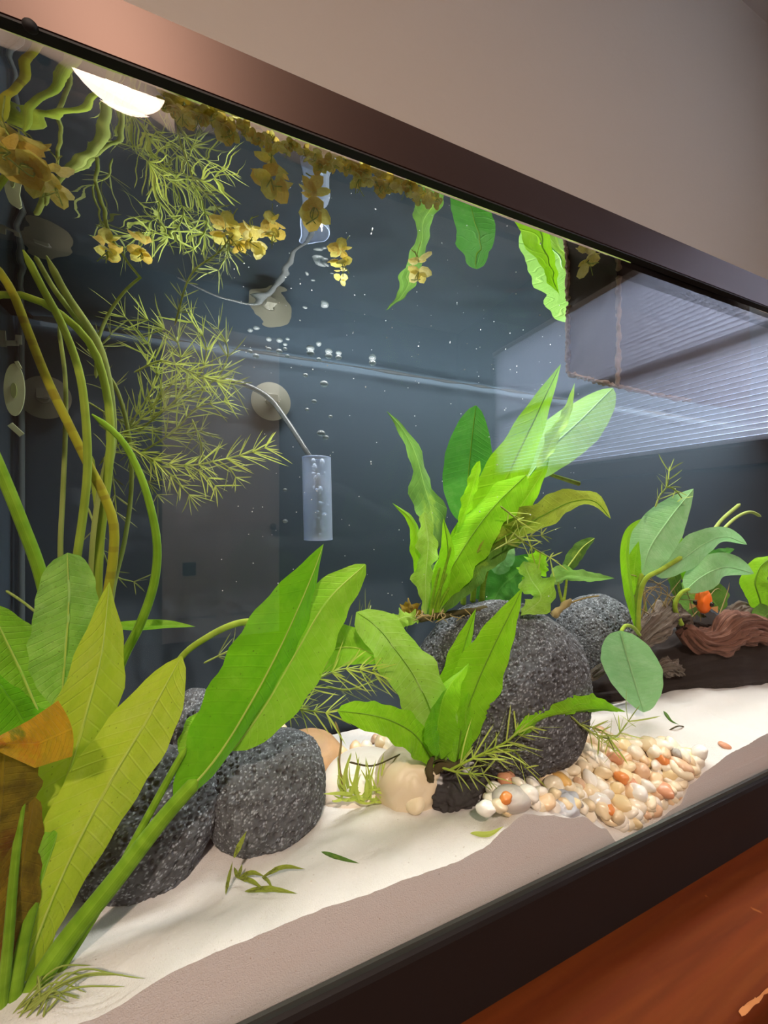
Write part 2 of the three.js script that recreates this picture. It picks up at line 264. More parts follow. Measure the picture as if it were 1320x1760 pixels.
// the wooden cabinet top that the tank stands on
{
  const t = thing('cabinet', 'worn reddish brown wooden cabinet top carrying the aquarium', 'cabinet', V(0.5, RY0, -0.2));
  const wood = canvas(2048, 512, (g, w, h) => {
    g.fillStyle = '#74400f'; g.fillRect(0, 0, w, h);
    for (let i = 0; i < 900; i++) { const y = rr(0, h); g.globalAlpha = rr(0.03, 0.12); g.strokeStyle = ['#5a260a', '#93501f', '#6a3010', '#a0602e'][i % 4]; g.lineWidth = rr(1, 7); g.beginPath(); g.moveTo(0, y); for (let x = 0; x <= w; x += 128) g.lineTo(x, y + 10 * Math.sin(x * 0.004 + y) + rr(-1.5, 1.5)); g.stroke(); }
    for (let i = 0; i < 70; i++) { g.globalAlpha = rr(0.04, 0.1); g.fillStyle = rnd() < 0.5 ? '#5a2c10' : '#a8683c'; g.beginPath(); g.ellipse(rr(0, w), rr(0, h), rr(30, 160), rr(6, 26), 0, 0, 7); g.fill(); }
    for (let i = 0; i < 150; i++) { g.globalAlpha = rr(0.3, 0.85); g.strokeStyle = ['#d9a070', '#c98a58', '#2e1608', '#e2b48a'][i % 4]; g.lineWidth = rr(0.8, 3); const x = rr(0, w), y = rr(0, h), a = rr(0, 6), l = rr(1, 18); g.beginPath(); g.moveTo(x, y); g.lineTo(x + Math.cos(a) * l, y + Math.sin(a) * l * 0.6); g.stroke(); }
    g.globalAlpha = 1;
  });
  const wm = (rep) => { const q = wood.clone(); q.repeat.set(...rep); return phys({ color: '#d0b088', map: q, roughness: 0.75, specularIntensity: 0.35 }); };
  const x0 = -0.6, x1 = 1.75, zf = 0.0745;
  mesh('worktop', grid(80, 14, (s, a) => {
    const x = lerp(x0, x1, s), k = [[-0.5, 0], [-0.2, 0], [0, 0], [0.02, 0], [0.04, 0], [0.055, 0], [0.066, 0], [0.071, -0.0008], [zf - 0.0012, -0.003], [zf, -0.007], [zf, -0.02], [zf, -0.036], [zf - 0.004, -0.04], [-0.1, -0.04], [-0.5, -0.04]][Math.round(a * 14)];
    return V(x, k[1], k[0] + (k[0] > 0.06 ? 0.0012 * noise(x * 40, k[1] * 200, 3) : 0));
  }, (s, a, p) => [s * 2.35, (p.z + 0.5 - p.y) * 1.7]), wm([0.8, 1]), t);
  const chip = std('#b87a46', 0.9);
  for (const [px, py, l] of [[1300, 1732, 26], [1283, 1752, 18]]) {         // bare wood where the edge is chipped
    const a = P(px, py, 0.0705), n = 7; a.y = 0.0004;
    mesh('bare_wood_chip', grid(n, 3, (s, b) => V(a.x + (s - 0.5) * l * 0.0011, 0.0005 - 0.0012 * b, a.z + 0.0005 + b * 0.0014 + 0.0008 * noise(s * 6 + l, b, 1))), chip, t, 'pale chipped wood at the front edge');
  }
  mesh('body', box(x0 + 0.02, x1 - 0.02, RY0, -0.04, -0.5, 0.05), std('#43201a', 0.55), t);
}

// ------------------------------------------------------------------ the aquarium
const X0 = -0.203, X1 = 1.36, ZB = -0.32, ZF = -0.0062, WATER = 0.5415, RIM0 = 0.537, RIM1 = 0.5655, BASE = 0.06;
{
  const t = thing('aquarium', 'long glass aquarium with black plastic rim and base', 'aquarium', V(0.5, 0, -0.16));
  mesh('front_pane', box(X0 - 0.006, X1, 0.008, RIM1 - 0.006, -0.006, 0), M.frontGlass, t);
  mesh('left_pane', box(X0 - 0.006, X0, 0.008, RIM1 - 0.006, ZB - 0.006, -0.0062), M.wetGlass, t);
  mesh('right_pane', box(X1, X1 + 0.006, 0.008, RIM1 - 0.006, ZB - 0.006, 0), M.wetGlass, t);
  mesh('back_pane', box(X0, X1, 0.008, RIM1 - 0.006, ZB - 0.006, ZB), M.wetGlass, t);
  mesh('bottom_pane', box(X0, X1, 0.002, 0.0085, ZB, -0.006), std('#20262a', 0.6), t);
  mesh('backing_sheet', box(X0 - 0.012, X1 + 0.012, 0.01, RIM1, ZB - 0.012, ZB - 0.0065), M.backing, t, 'dark slate backing behind the glass');
  mesh('side_sheet', box(X1 + 0.0065, X1 + 0.012, 0.01, RIM1, ZB - 0.006, 0), M.backing, t);
  mesh('side_sheet', box(X0 - 0.012, X0 - 0.0065, 0.01, RIM1, ZB - 0.006, 0), M.backing, t);
  mesh('silicone_seam', new THREE.CylinderGeometry(0.0028, 0.0028, 0.5, 10).translate(X0 + 0.003, 0.29, ZB + 0.003), M.silicone, t);
  const sec = (pts) => { const s = new THREE.Shape(); pts.forEach(([z, y], i) => (i ? s.lineTo(-z, y) : s.moveTo(-z, y))); const g = new THREE.ExtrudeGeometry(s, { depth: X1 - X0 + 0.04, bevelEnabled: false }); g.rotateY(Math.PI / 2); g.translate(X0 - 0.02, 0, 0); return g; };
  mesh('top_rim', join([sec([[0.0002, RIM0], [0.0054, RIM0], [0.006, RIM0 + 0.0006], [0.006, RIM1 - 0.0012], [0.0048, RIM1], [-0.02, RIM1], [-0.02, RIM1 - 0.005], [0.0002, RIM1 - 0.005]]),
    box(X0 - 0.02, X1 + 0.02, RIM0 + 0.014, RIM1, ZB - 0.018, ZB - 0.0065), box(X0 - 0.02, X0 + 0.012, RIM0 + 0.004, RIM1, ZB, -0.02), box(X1 - 0.012, X1 + 0.02, RIM0 + 0.004, RIM1, ZB, -0.02)]), M.frame, t);
  mesh('rim_lip', box(X0 - 0.02, X1 + 0.02, RIM0 - 0.0008, RIM0 + 0.0002, 0.0003, 0.0056), M.lip, t, 'matt black underside of the rim');
  mesh('rim_clip', (() => { const p = P(52, 45, 0.0062); return new THREE.SphereGeometry(0.0026, 14, 10).scale(1.1, 1, 0.8).translate(p.x, p.y, p.z); })(), M.lip, t, 'small black knob on the rim');
  mesh('base_frame', join([sec([[0.0045, 0], [0.0055, 0.001], [0.0055, BASE - 0.004], [0.0045, BASE - 0.001], [0.0002, BASE + 0.0005], [0.0002, 0]]), box(X0 - 0.02, X1 + 0.02, 0, BASE, ZB - 0.022, ZB - 0.0125), box(X0 - 0.022, X0 - 0.0125, 0, BASE, ZB, 0), box(X1 + 0.0125, X1 + 0.022, 0, BASE, ZB, 0)]), M.base, t);
  mesh('base_seal', box(X0, X1, BASE - 0.002, BASE + 0.0035, 0.0001, 0.0022), phys({ color: '#4c5450', roughness: 0.35, transmission: 0.3, thickness: 0 }), t, 'grey glassy sealing edge above the black base');
}
{
  const L = TANK_LAMP, cx = (L.x0 + L.x1) / 2, t = thing('aquarium_light', 'slim white light bar above the water', 'lamp', V(cx, L.y, L.z));
  mesh('housing', box(L.x0 - 0.02, L.x1 + 0.02, L.y, L.y + 0.022, L.z - 0.055, L.z + 0.055, 0.006), std('#1a1a1c', 0.5), t);
  mesh('diffuser', box(L.x0, L.x1, L.y - 0.002, L.y + 0.001, L.z - L.w / 2, L.z + L.w / 2), new THREE.MeshStandardMaterial({ color: '#ffffff', emissive: L.color, emissiveIntensity: 4, roughness: 0.5 }), t);
  for (const x of [L.x0 + 0.1, L.x1 - 0.1]) mesh('bracket', join([box(x - 0.012, x + 0.012, L.y + 0.012, L.y + 0.02, ZB - 0.012, L.z), box(x - 0.012, x + 0.012, RIM1, L.y + 0.02, ZB - 0.018, ZB - 0.01)]), std('#202022', 0.5), t);
  const l = new THREE.RectAreaLight(L.color, L.power, L.x1 - L.x0, L.w); l.position.set(0, -0.006, 0); l.rotation.x = -Math.PI / 2; t.add(l);
}
{
  const wv = (x, z) => 0.00016 * Math.sin(x * 80 + 3 * Math.sin(z * 36)) * Math.sin(z * 58 + 1) + 0.0009 * noise(x * 12, z * 17, 1) + 0.0002 * noise(x * 40, z * 60, 5) + 0.00004 * noise(x * 90, z * 140, 9);
  const g = grid(420, 110, (s, a) => { const x = lerp(X0, X1, s), z = lerp(ZB, ZF, a); return V(x, WATER + wv(x, z), z); });
  const w = thing('water_surface', 'gently rippled water surface, its underside mirroring the plants', 'water', V(0.5, WATER, -0.16));
  mesh('ripples', g, M.water, w);
  mesh('water_line', grid(220, 3, (s, a) => { const x = lerp(X0, X1, s); return V(x, WATER + 0.001 - a * (0.0026 + 0.0016 * noise(x * 30, 2, 2)), ZB + 0.0006 + 0.0004 * Math.sin(a * 3)); }), phys({ color: '#49545b', roughness: 1, transmission: 0.4, thickness: 0, side: THREE.DoubleSide }), w, 'faint pale scum line on the back glass');
  mesh('algae_line', grid(260, 2, (s, a) => { const x = lerp(X0, 0.32, s); return V(x, WATER + 0.0022 - a * (0.0012 + 0.0009 * noise(x * 60, 4, 2)), ZF - 0.0003); }), phys({ color: '#a0b060', roughness: 1, transmission: 0.4, thickness: 0, side: THREE.DoubleSide }), w, 'thin green line where the water meets the front glass');
}

// ------------------------------------------------------------------ sand
const front = [[-150, 1860], [0, 1812], [170, 1760], [300, 1697], [400, 1652], [520, 1597], [600, 1562], [700, 1525], [790, 1488], [840, 1462], [880, 1428], [905, 1410], [950, 1409], [1010, 1409], [1050, 1422], [1075, 1446], [1120, 1432], [1180, 1392], [1200, 1355], [1230, 1328], [1270, 1300], [1320, 1275]].map(([a, b]) => P(a, b, 0));
const table = (T, x, kx, ky) => { if (x <= T[0][kx]) return T[0][ky]; for (let i = 1; i < T.length; i++) if (x <= T[i][kx]) { const k = (x - T[i - 1][kx]) / (T[i][kx] - T[i - 1][kx]); return lerp(T[i - 1][ky], T[i][ky], k * k * (3 - 2 * k)); } return T[T.length - 1][ky]; };
const slope = [[-0.34, 0.011], [-0.27, 0.02], [-0.19, 0.058], [-0.09, 0.084], [0, 0.092]];
const HEAP = P(1010, 1335, -0.05);
function ground(x, z) {
  const w = Math.exp(-(((z - ZF) / 0.035) ** 2)), b = table(slope, z, 0, 1), calm = smooth(z, -0.3, -0.2);
  let y = lerp(b, table(front, x, 'x', 'y'), w);
  y += calm * (0.005 * noise(x * 13 + 2, z * 20, 3) + 0.0022 * noise(x * 38, z * 55, 8));
  y += 0.012 * Math.exp(-(((x - 0.56) / 0.2) ** 2)) * smooth(z, -0.2, -0.09) * (1 - w);
  y -= 0.014 * Math.exp(-(((x - HEAP.x) / 0.09) ** 2) - ((z + 0.05) / 0.04) ** 2);
  return Math.max(0.0095, y);
}
const hit = (px, py, lift = 0) => { for (let z = ZF; z > ZB; z -= 0.001) { const p = P(px, py, z); if (p.y < ground(p.x, z) + lift) return p; } return P(px, py, ZB); };
{
  const nx = 520, nz = 130;
  const top = grid(nx, nz, (s, a) => { const x = lerp(X0 + 0.001, X1 - 0.001, s), z = lerp(ZB + 0.001, ZF, a); return V(x, ground(x, z) + 0.0004 * noise(x * 300, z * 300, 1), z); }, (s, a, p) => [p.x, p.z]);
  const face = grid(nx, 12, (s, a) => { const x = lerp(X0 + 0.001, X1 - 0.001, s); return V(x, lerp(ground(x, ZF) + 0.0004 * noise(x * 300, ZF * 300, 1), 0.0095, a), ZF); }, (s, a, p) => [p.x, p.y]);
  single('sand_bed', join([top, face]), M.sand, 'fine white sand bed sloping up against the front glass', 'sand', null, 'stuff');
}

// ------------------------------------------------------------------ stones
function ballGeo(n, place) {            // a cube sphere with its edges welded; place(direction) gives [point, colour]
  const pos = [], col = [], idx = [], seen = new Map();
  const put = (d) => { const k = `${Math.round(d.x * 1e4)},${Math.round(d.y * 1e4)},${Math.round(d.z * 1e4)}`; let i = seen.get(k); if (i === undefined) { const [p, c] = place(d); i = pos.length / 3; pos.push(p.x, p.y, p.z); if (c) col.push(...c); seen.set(k, i); } return i; };
  for (let f = 0; f < 6; f++) {
    const at = [];
    for (let i = 0; i <= n; i++) for (let j = 0; j <= n; j++) {
      const a = Math.tan((i / n - 0.5) * Math.PI / 2), b = Math.tan((j / n - 0.5) * Math.PI / 2);
      at.push(put([V(1, b, a), V(-1, b, -a), V(a, 1, b), V(-a, -1, b), V(-a, b, 1), V(a, b, -1)][f].normalize()));
    }
    for (let i = 0; i < n; i++) for (let j = 0; j < n; j++) { const a = at[i * (n + 1) + j], b = at[(i + 1) * (n + 1) + j], c = at[(i + 1) * (n + 1) + j + 1], d = at[i * (n + 1) + j + 1]; idx.push(a, d, b, b, d, c); }
  }
  const g = new THREE.BufferGeometry();
  g.setAttribute('position', new THREE.Float32BufferAttribute(pos, 3));
  if (col.length) g.setAttribute('color', new THREE.Float32BufferAttribute(col, 3));
  g.setIndex(idx); g.computeVertexNormals();
  const N = g.attributes.normal, Q = g.attributes.position;                     // outward whatever the winding
  if (N.getX(0) * Q.getX(0) + N.getY(0) * Q.getY(0) + N.getZ(0) * Q.getZ(0) < 0) { for (let i = 0; i < idx.length; i += 3) { const s = idx[i]; idx[i] = idx[i + 1]; idx[i + 1] = s; } g.setIndex(idx); g.computeVertexNormals(); }
  return g;
}
function lavaRock(px, py, z, wpx, hpx, deep, label, o = {}) {
  const c = P(px, py, z), u = unit(c), a = wpx / 2 * u, b = hpx / 2 * u, d = deep, sd = px * 0.13;
  const g = ballGeo(o.n ?? 130, (v) => {
    let q = V(Math.sign(v.x) * Math.pow(Math.abs(v.x), 0.9) * a, Math.sign(v.y) * Math.pow(Math.abs(v.y), 0.88) * b, v.z * d);
    const r = q.length(), lump = 0.09 * fbm(v.x * 1.6 + sd, v.y * 1.6, v.z * 1.6, 3);
    q.multiplyScalar(1 + lump);
    const k = 1 / (o.pit ?? 0.0042), [dist, id] = cell(q.x * k + sd, q.y * k, q.z * k), [d2, id2] = cell(q.x * k * 2.1, q.y * k * 2.1 + sd, q.z * k * 2.1);
    const pit = id > (o.holes ?? 0.45) ? Math.max(0, 1 - dist / 0.5) : 0, pit2 = id2 > 0.55 ? Math.max(0, 1 - d2 / 0.5) : 0;
    const dep = 0.0024 * Math.pow(pit, 0.6) + 0.0011 * pit2 - 0.0006 * noise(q.x * 500, q.y * 500, q.z * 500);
    q.multiplyScalar(1 - dep / r);
    const [d3, id3] = cell(q.x * 640 + 7, q.y * 640, q.z * 640 + sd);
    const fleck = id3 > 0.62 && d3 < 0.5 ? (id3 - 0.58) * (o.fleck ?? 0.75) : 0, tone = 0.082 + 0.035 * noise(q.x * 260, q.y * 260, q.z * 260) + 0.03 * (o.pale ?? 0) - 0.03 * pit, base = clamp(tone + fleck, 0.02, 0.45);
    return [q, [base * 0.9, base, base * 1.1]];
  });
  if (o.turn) g.rotateZ(o.turn);
  const m = mesh('lava_rock', g, M.lava); m.position.copy(c);
  return tag(m, label, 'rock', 'dark lava rocks on the sand');
}
lavaRock(860, 1182, -0.118, 300, 288, 0.082, 'largest porous lava rock with java fern growing on top', { turn: -0.12, n: 190 });
lavaRock(1028, 1098, -0.205, 132, 150, 0.06, 'smooth grey lava rock behind the largest one, small plant beside it', { turn: 0.3 });
lavaRock(457, 1350, -0.118, 204, 170, 0.05, 'half buried dome of speckled lava rock in front of the beige stone', { fleck: 0.75, pale: 0.5 });
lavaRock(258, 1408, -0.105, 215, 220, 0.042, 'dark lava rock leaning behind the yellow green sword leaves', { turn: -0.5, fleck: 0.8 });
lavaRock(335, 1255, -0.185, 90, 130, 0.04, 'small lava rock peeping between sword leaves, behind the two front rocks', { fleck: 0.9, pale: 0.4, n: 90 });
lavaRock(146, 1500, -0.085, 34, 46, 0.008, 'tiny dark pebble of lava beside the leaf base', { n: 40, holes: 2 });
{ // smooth river stones
  const skin = (a, b, c, streak) => canvas(512, 256, (g, w, h) => {
    g.fillStyle = a; g.fillRect(0, 0, w, h);
    for (let i = 0; i < 200; i++) { g.globalAlpha = rr(0.03, 0.1); g.fillStyle = rnd() < 0.5 ? b : c; g.beginPath(); g.ellipse(rr(0, w), rr(0, h), rr(10, 70), rr(4, 24), -0.4, 0, 7); g.fill(); }
    for (let i = 0; i < (streak ?? 0); i++) { g.globalAlpha = rr(0.2, 0.6); g.strokeStyle = c; g.lineWidth = rr(1, 3); const x = rr(0, w), y = rr(0, h); g.beginPath(); g.moveTo(x, y); g.lineTo(x + rr(40, 120), y - rr(20, 60)); g.stroke(); }
    g.globalAlpha = 1;
  });
  const stone = (px, py, z, wpx, hpx, deep, turn, map, label, rough = 0.6, ang = 0) => {
    const c = P(px, py, wpx > 90 ? hit(px, py + hpx * 0.36).z - deep * 0.55 : Math.min(-0.019, hit(px, py, wpx < 50 ? 0.006 : 0.014).z)), u = unit(c), a = wpx / 2 * u, b = hpx / 2 * u, g = new THREE.SphereGeometry(1, 56, 40), p = g.attributes.position, q = V(0, 0, 0);
    for (let i = 0; i < p.count; i++) { q.fromBufferAttribute(p, i); let k = 1 + 0.09 * fbm(q.x * 1.4 + px, q.y * 1.4, q.z * 1.4, 2); if (ang) k *= 1 + ang * Math.abs(noise(q.x * 2.3 + px, q.y * 2.3, q.z * 2.3)); p.setXYZ(i, q.x * a * k, q.y * b * k, q.z * deep * k); }
    g.computeVertexNormals(); g.rotateZ(turn);
    const m = mesh('river_stone', g, phys({ map, roughness: rough, clearcoat: 0.2, clearcoatRoughness: 0.4 })); m.position.copy(c);
    return tag(m, label, 'stone', 'smooth river stones');
  };
  stone(540, 1297, -0.172, 112, 72, 0.035, -0.35, skin('#c49c70', '#d4b088', '#b08656'), 'smooth tan river stone behind the dome shaped lava rock');
  stone(622, 1342, -0.135, 146, 76, 0.036, 0.12, skin('#ece4d6', '#f6f0e6', '#d8ccb8'), 'flat white river stone under the pale grass tuft');
  stone(704, 1338, -0.118, 122, 112, 0.03, 0.5, skin('#dccbac', '#e8dcc4', '#f8f0e2', 14), 'cream river stone with pale streaks left of the fern rock', 0.45, 0.14);
  stone(712, 1378, -0.092, 36, 30, 0.01, 0.4, skin('#eddfc0', '#f8f0dc', '#d8c498'), 'small cream pebble at the foot of the streaked stone');
  stone(880, 1372, -0.058, 70, 34, 0.012, -0.1, skin('#c0bab0', '#dcd6cc', '#8c8880'), 'grey and white flat stone at the left edge of the pebbles', 0.4);
  stone(962, 1388, -0.032, 78, 34, 0.012, 0.15, skin('#c4c8ce', '#e8ecf0', '#7c838c'), 'bluish grey quartz stone at the front of the pebbles', 0.35, 0.2);
  stone(908, 1404, -0.02, 62, 34, 0.008, 0.65, skin('#cbbfa0', '#e0d6bc', '#a89a78'), 'upright flat beige stone by the sand ridge', 0.45);
  stone(860, 1362, -0.068, 28, 20, 0.007, 0.2, skin('#b7924c', '#cfae68', '#94743a'), 'small amber pebble beside the grey flat stone', 0.35);
}
// the fern's own dark anchor rock
const anchorRock = (() => {
  const c = P(785, 1352, -0.066), g = ballGeo(60, (v) => {
    const u = unit(P(785, 1352, -0.066)), q = V(v.x * 54 * u, v.y * 42 * u, v.z * 0.02); q.multiplyScalar(1 + 0.35 * fbm(v.x * 2.2 + 3, v.y * 2.2, v.z * 2.2, 4) + 0.12 * Math.abs(noise(v.x * 5, v.y * 5, v.z * 5)));
    const w = smooth(noise(q.x * 90 + 5, q.y * 130, q.z * 90) + 0.35 * noise(q.x * 400, q.y * 400, q.z * 400), 0.16, 0.4), k = lerp(0.035, 0.5, w);
    return [q, [k, k * 1.02, k * 1.05]];
  });
  const m = mesh('slate_rock', g, M.lava); m.position.copy(c);
  return tag(m, 'small black slate rock dusted with sand under the front java fern', 'rock');
})();
// the heap of pebbles
{
  const kinds = [];
  for (let k = 0; k < 7; k++) {
    const g = new THREE.SphereGeometry(1, 14, 10), p = g.attributes.position, q = V(0, 0, 0), sx = rr(0.85, 1.35), sy = rr(0.6, 0.85), sz = rr(0.75, 1.1);
    for (let i = 0; i < p.count; i++) { q.fromBufferAttribute(p, i); const f = 1 + 0.22 * noise(q.x * 1.3 + k * 9, q.y * 1.3, q.z * 1.3); p.setXYZ(i, q.x * sx * f, q.y * sy * f, q.z * sz * f); }
    g.computeVertexNormals(); kinds.push(g);
  }
  const glossy = (c, r = 0.35) => phys({ color: c, roughness: r, clearcoat: 0.4, clearcoatRoughness: 0.25 });
  const tones = ['#f4ead2', '#efe0c0', '#f8f2e4', '#e9d3ab', '#f2e6c8', '#e8c9a0', '#f6eedc', '#e2d2b2', '#f0dcb4', '#dfb894', '#ece8dc', '#efd9a8'].map((c) => glossy(c));
  const toneName = ['cream', 'cream', 'white', 'yellowish', 'cream', 'peach tinted', 'white', 'yellowish', 'yellowish', 'peach tinted', 'white', 'yellowish'];
  const rare = { orange: glossy('#e89048'), tan: glossy('#d99c78'), grey: glossy('#a8a49c'), clear: glossy('#f4f2ea', 0.2) };
  const inside = (P0, x, y) => { let c = false; for (let i = 0, j = P0.length - 1; i < P0.length; j = i++) if ((P0[i][1] > y) !== (P0[j][1] > y) && x < (P0[j][0] - P0[i][0]) * (y - P0[i][1]) / (P0[j][1] - P0[i][1]) + P0[i][0]) c = !c; return c; };
  const protos = new Map();
  const pebble = (p, r, mat, label, group) => {
    const k = Math.floor(rnd() * kinds.length), key = k + mat.uuid;
    let m; if (protos.has(key)) m = protos.get(key).clone(); else { m = new THREE.Mesh(kinds[k], mat); m.castShadow = m.receiveShadow = true; protos.set(key, m); }
    m.name = numbered('pebble'); m.position.copy(p); m.scale.setScalar(r); m.rotation.set(rr(-0.5, 0.5), rr(0, 6.3), rr(-0.5, 0.5)); scene.add(m);
    return tag(m, label, 'pebble', group);
  };
  const heap = [[838, 1372], [850, 1345], [930, 1340], [975, 1300], [990, 1262], [1030, 1258], [1062, 1278], [1100, 1268], [1150, 1272], [1195, 1300], [1212, 1330], [1185, 1385], [1092, 1438], [1068, 1418], [1040, 1402], [1000, 1400], [955, 1402], [920, 1400], [890, 1402], [860, 1392]];
  const spots = [];
  for (let pass = 0; pass < 2; pass++) {
    let placed = 0;
    for (let i = 0; i < 9000 && placed < (pass ? 92 : 165); i++) {
      const x = rr(830, 1220), y = rr(1250, 1442);
      if (!inside(heap, x, y)) continue;
      const min = pass ? 19 : 13.5;
      if (spots.some((s) => s[2] === pass && (s[0] - x) ** 2 + ((s[1] - y) * 1.25) ** 2 < min * min)) continue;
      if (pass && [[880, 1372, 34], [962, 1388, 38], [908, 1404, 26], [860, 1362, 16]].some((q) => Math.hypot(q[0] - x, (q[1] - y) * 1.6) < q[2])) continue;
      const edge = pass && !inside(heap, x + 18, y - 8) && !inside(heap, x - 18, y - 8);
      if (edge) continue;
      spots.push([x, y, pass]); placed++;
      const p = hit(x, y, 0.004 + pass * 0.007); p.z = Math.min(p.z, ZF - 0.009);
      const k = Math.floor(rnd() * tones.length), n = toneName[k];
      pebble(p, rr(10, 14.5) * unit(p), tones[k], `${n} pebble in the loose heap between the largest lava rock and the front glass`, `${n} pebbles heaped before the largest lava rock`);
    }
  }
  const special = [
    [1068, 1336, 11, rare.orange, 'bright orange pebble in the middle of the cream heap'], [1083, 1343, 12, rare.tan, 'peach pebble touching the bright orange one'],
    [1046, 1390, 11, rare.orange, 'orange pebble near the front of the heap'], [880, 1383, 10, rare.orange, 'orange pebble between the two grey stones'],
    [1136, 1303, 12, rare.orange, 'orange yellow pebble at the top of the heap'], [1262, 1289, 7, rare.tan, 'small rust pebble alone on the sand ridge by the glass'],
    [1058, 1303, 12, rare.tan, 'salmon pebble high on the heap beside the grass strand'], [872, 1340, 16, rare.tan, 'pinkish tan pebble against the foot of the largest rock'],
    [1140, 1357, 13, rare.tan, 'peach pebble on the right slope of the heap'], [1006, 1392, 9, rare.grey, 'grey pebble next to the bluish quartz stone'],
    [1030, 1375, 14, rare.clear, 'clear quartz pebble at the heap front'], [1095, 1362, 16, rare.clear, 'large clear quartz pebble in the heap centre'],
    [1215, 1300, 13, rare.clear, 'clear pebble at the right end of the heap'], [1165, 1295, 11, rare.grey, 'grey brown pebble at the top edge of the heap'],
    [965, 1340, 14, glossy('#eec070'), 'honey yellow pebble near the dark rock edge'], [835, 1388, 15, rare.clear, 'pale pebble at the left end beside the slate rock'],
  ];
  for (const [x, y, r, m, label] of special) { const p = hit(x, y, 0.013); p.z = Math.min(p.z, ZF - 0.008); pebble(p, r * unit(p), m, label); }
  const backRow = [[585, 1292], [600, 1300], [612, 1288], [628, 1282], [640, 1292], [655, 1275], [668, 1280], [682, 1272], [695, 1280], [708, 1270], [720, 1282], [690, 1262], [675, 1265], [722, 1262], [660, 1295], [700, 1290], [735, 1276], [645, 1270]];
  for (const [x, y] of backRow) { const p = hit(x, y, 0.006); pebble(p, rr(10, 14) * unit(p), tones[Math.floor(rnd() * tones.length)], 'pale pebble in the row behind the white river stone', 'pebbles behind the white river stone'); }
  for (const [x, y] of [[440, 1258], [455, 1250], [470, 1258], [482, 1264], [460, 1268], [494, 1266], [503, 1276], [478, 1252], [448, 1270], [510, 1290]]) { const p = hit(x, y, 0.006); pebble(p, rr(10, 15) * unit(p), tones[3 + Math.floor(rnd() * 7)], 'tan pebble above the dome shaped lava rock', 'pebbles above the dome shaped lava rock'); }
}

// ------------------------------------------------------------------ driftwood
{
  const bark = (a, b, c) => { const map = canvas(256, 512, (g, w, h) => {
    g.fillStyle = a; g.fillRect(0, 0, w, h);
    for (let i = 0; i < 700; i++) { g.globalAlpha = rr(0.1, 0.4); g.strokeStyle = rnd() < 0.5 ? b : c; g.lineWidth = rr(0.8, 4); const x = rr(0, w), y = rr(0, h); g.beginPath(); g.moveTo(x, y); g.bezierCurveTo(x + rr(-30, 30), y + rr(-8, 8), x + rr(20, 80), y + rr(-8, 8), x + rr(40, 140), y + rr(-12, 12)); g.stroke(); }
    g.globalAlpha = 1; }); return std('#ffffff', 0.95, { map, bumpMap: map, bumpScale: 0.003 }); };
  const dark = bark('#17110f', '#0c0908', '#2a211d'), grey = bark('#5e554c', '#2c2622', '#9a9086'), red = bark('#6a4638', '#2e1c16', '#a87e6c');
  const t = thing('driftwood', 'dark hollow driftwood log with reddish grain at the right end of the tank', 'driftwood', P(1200, 1200, -0.12));
  const rough = (amp, gr, sd) => (s, a) => amp * (fbm(s * 6 + sd, Math.cos(a * 6.283) * 1.7, Math.sin(a * 6.283) * 1.7, 4) + 0.5 * fbm(s * 9 + sd, Math.cos(a * 6.283) * 6, Math.sin(a * 6.283) * 6, 3) + 0.4 * Math.abs(noise(s * 3 + sd, Math.cos(a * 6.283) * gr, Math.sin(a * 6.283) * gr)));
  const limb = (name, pts, r, mat, amp = 0.8, gr = 6, label) => mesh(name, tube(pts, r, r, 120, 64, rough(amp, gr, pts[0][0] * 0.1)), mat, t, label);
  limb('trunk', [[1010, 1190, -0.15], [1060, 1180, -0.15], [1120, 1165, -0.15], [1190, 1150, -0.14], [1260, 1150, -0.13], [1330, 1155, -0.12], [1390, 1135, -0.11]], (s) => 12 + 52 * Math.sin(Math.PI * Math.min(1, s * 1.15 + 0.02) * 0.75), dark, 0.45);
  limb('branch', [[1078, 1128, -0.12], [1100, 1098, -0.12], [1128, 1072, -0.125], [1152, 1054, -0.13], [1172, 1060, -0.13], [1182, 1085, -0.125]], (s) => 9 + 9 * Math.sin(s * 3.1), grey, 0.9, 8, 'greyish arched branch');
  limb('branch', [[1012, 1166, -0.13], [1040, 1146, -0.125], [1068, 1132, -0.12], [1092, 1108, -0.12]], (s) => 5 + 6 * s, grey, 0.9, 8);
  limb('ridge', [[1178, 1080, -0.118], [1200, 1102, -0.112], [1228, 1102, -0.108], [1255, 1082, -0.108], [1285, 1080, -0.105], [1315, 1104, -0.1], [1350, 1135, -0.095]], (s) => 8 + 16 * Math.sin(Math.PI * (0.1 + 0.8 * s)), red, 0.75, 9, 'reddish brown weathered ridge');
  limb('branch', [[1255, 1062, -0.14], [1276, 1046, -0.135], [1294, 1060, -0.13], [1316, 1078, -0.125], [1345, 1092, -0.12]], (s) => 10 + 7 * s, grey, 1.0, 7);
  limb('stub', [[1205, 1100, -0.15], [1203, 1078, -0.145], [1206, 1058, -0.14]], (s) => 26 - 3 * s, dark, 0.35, 5, 'broken dark round stub');
  limb('splinter', [[1122, 1158, -0.115], [1138, 1146, -0.11], [1158, 1150, -0.11], [1170, 1156, -0.115]], (s) => 3 + 7 * Math.sin(s * 3), grey, 1.2, 8);
}

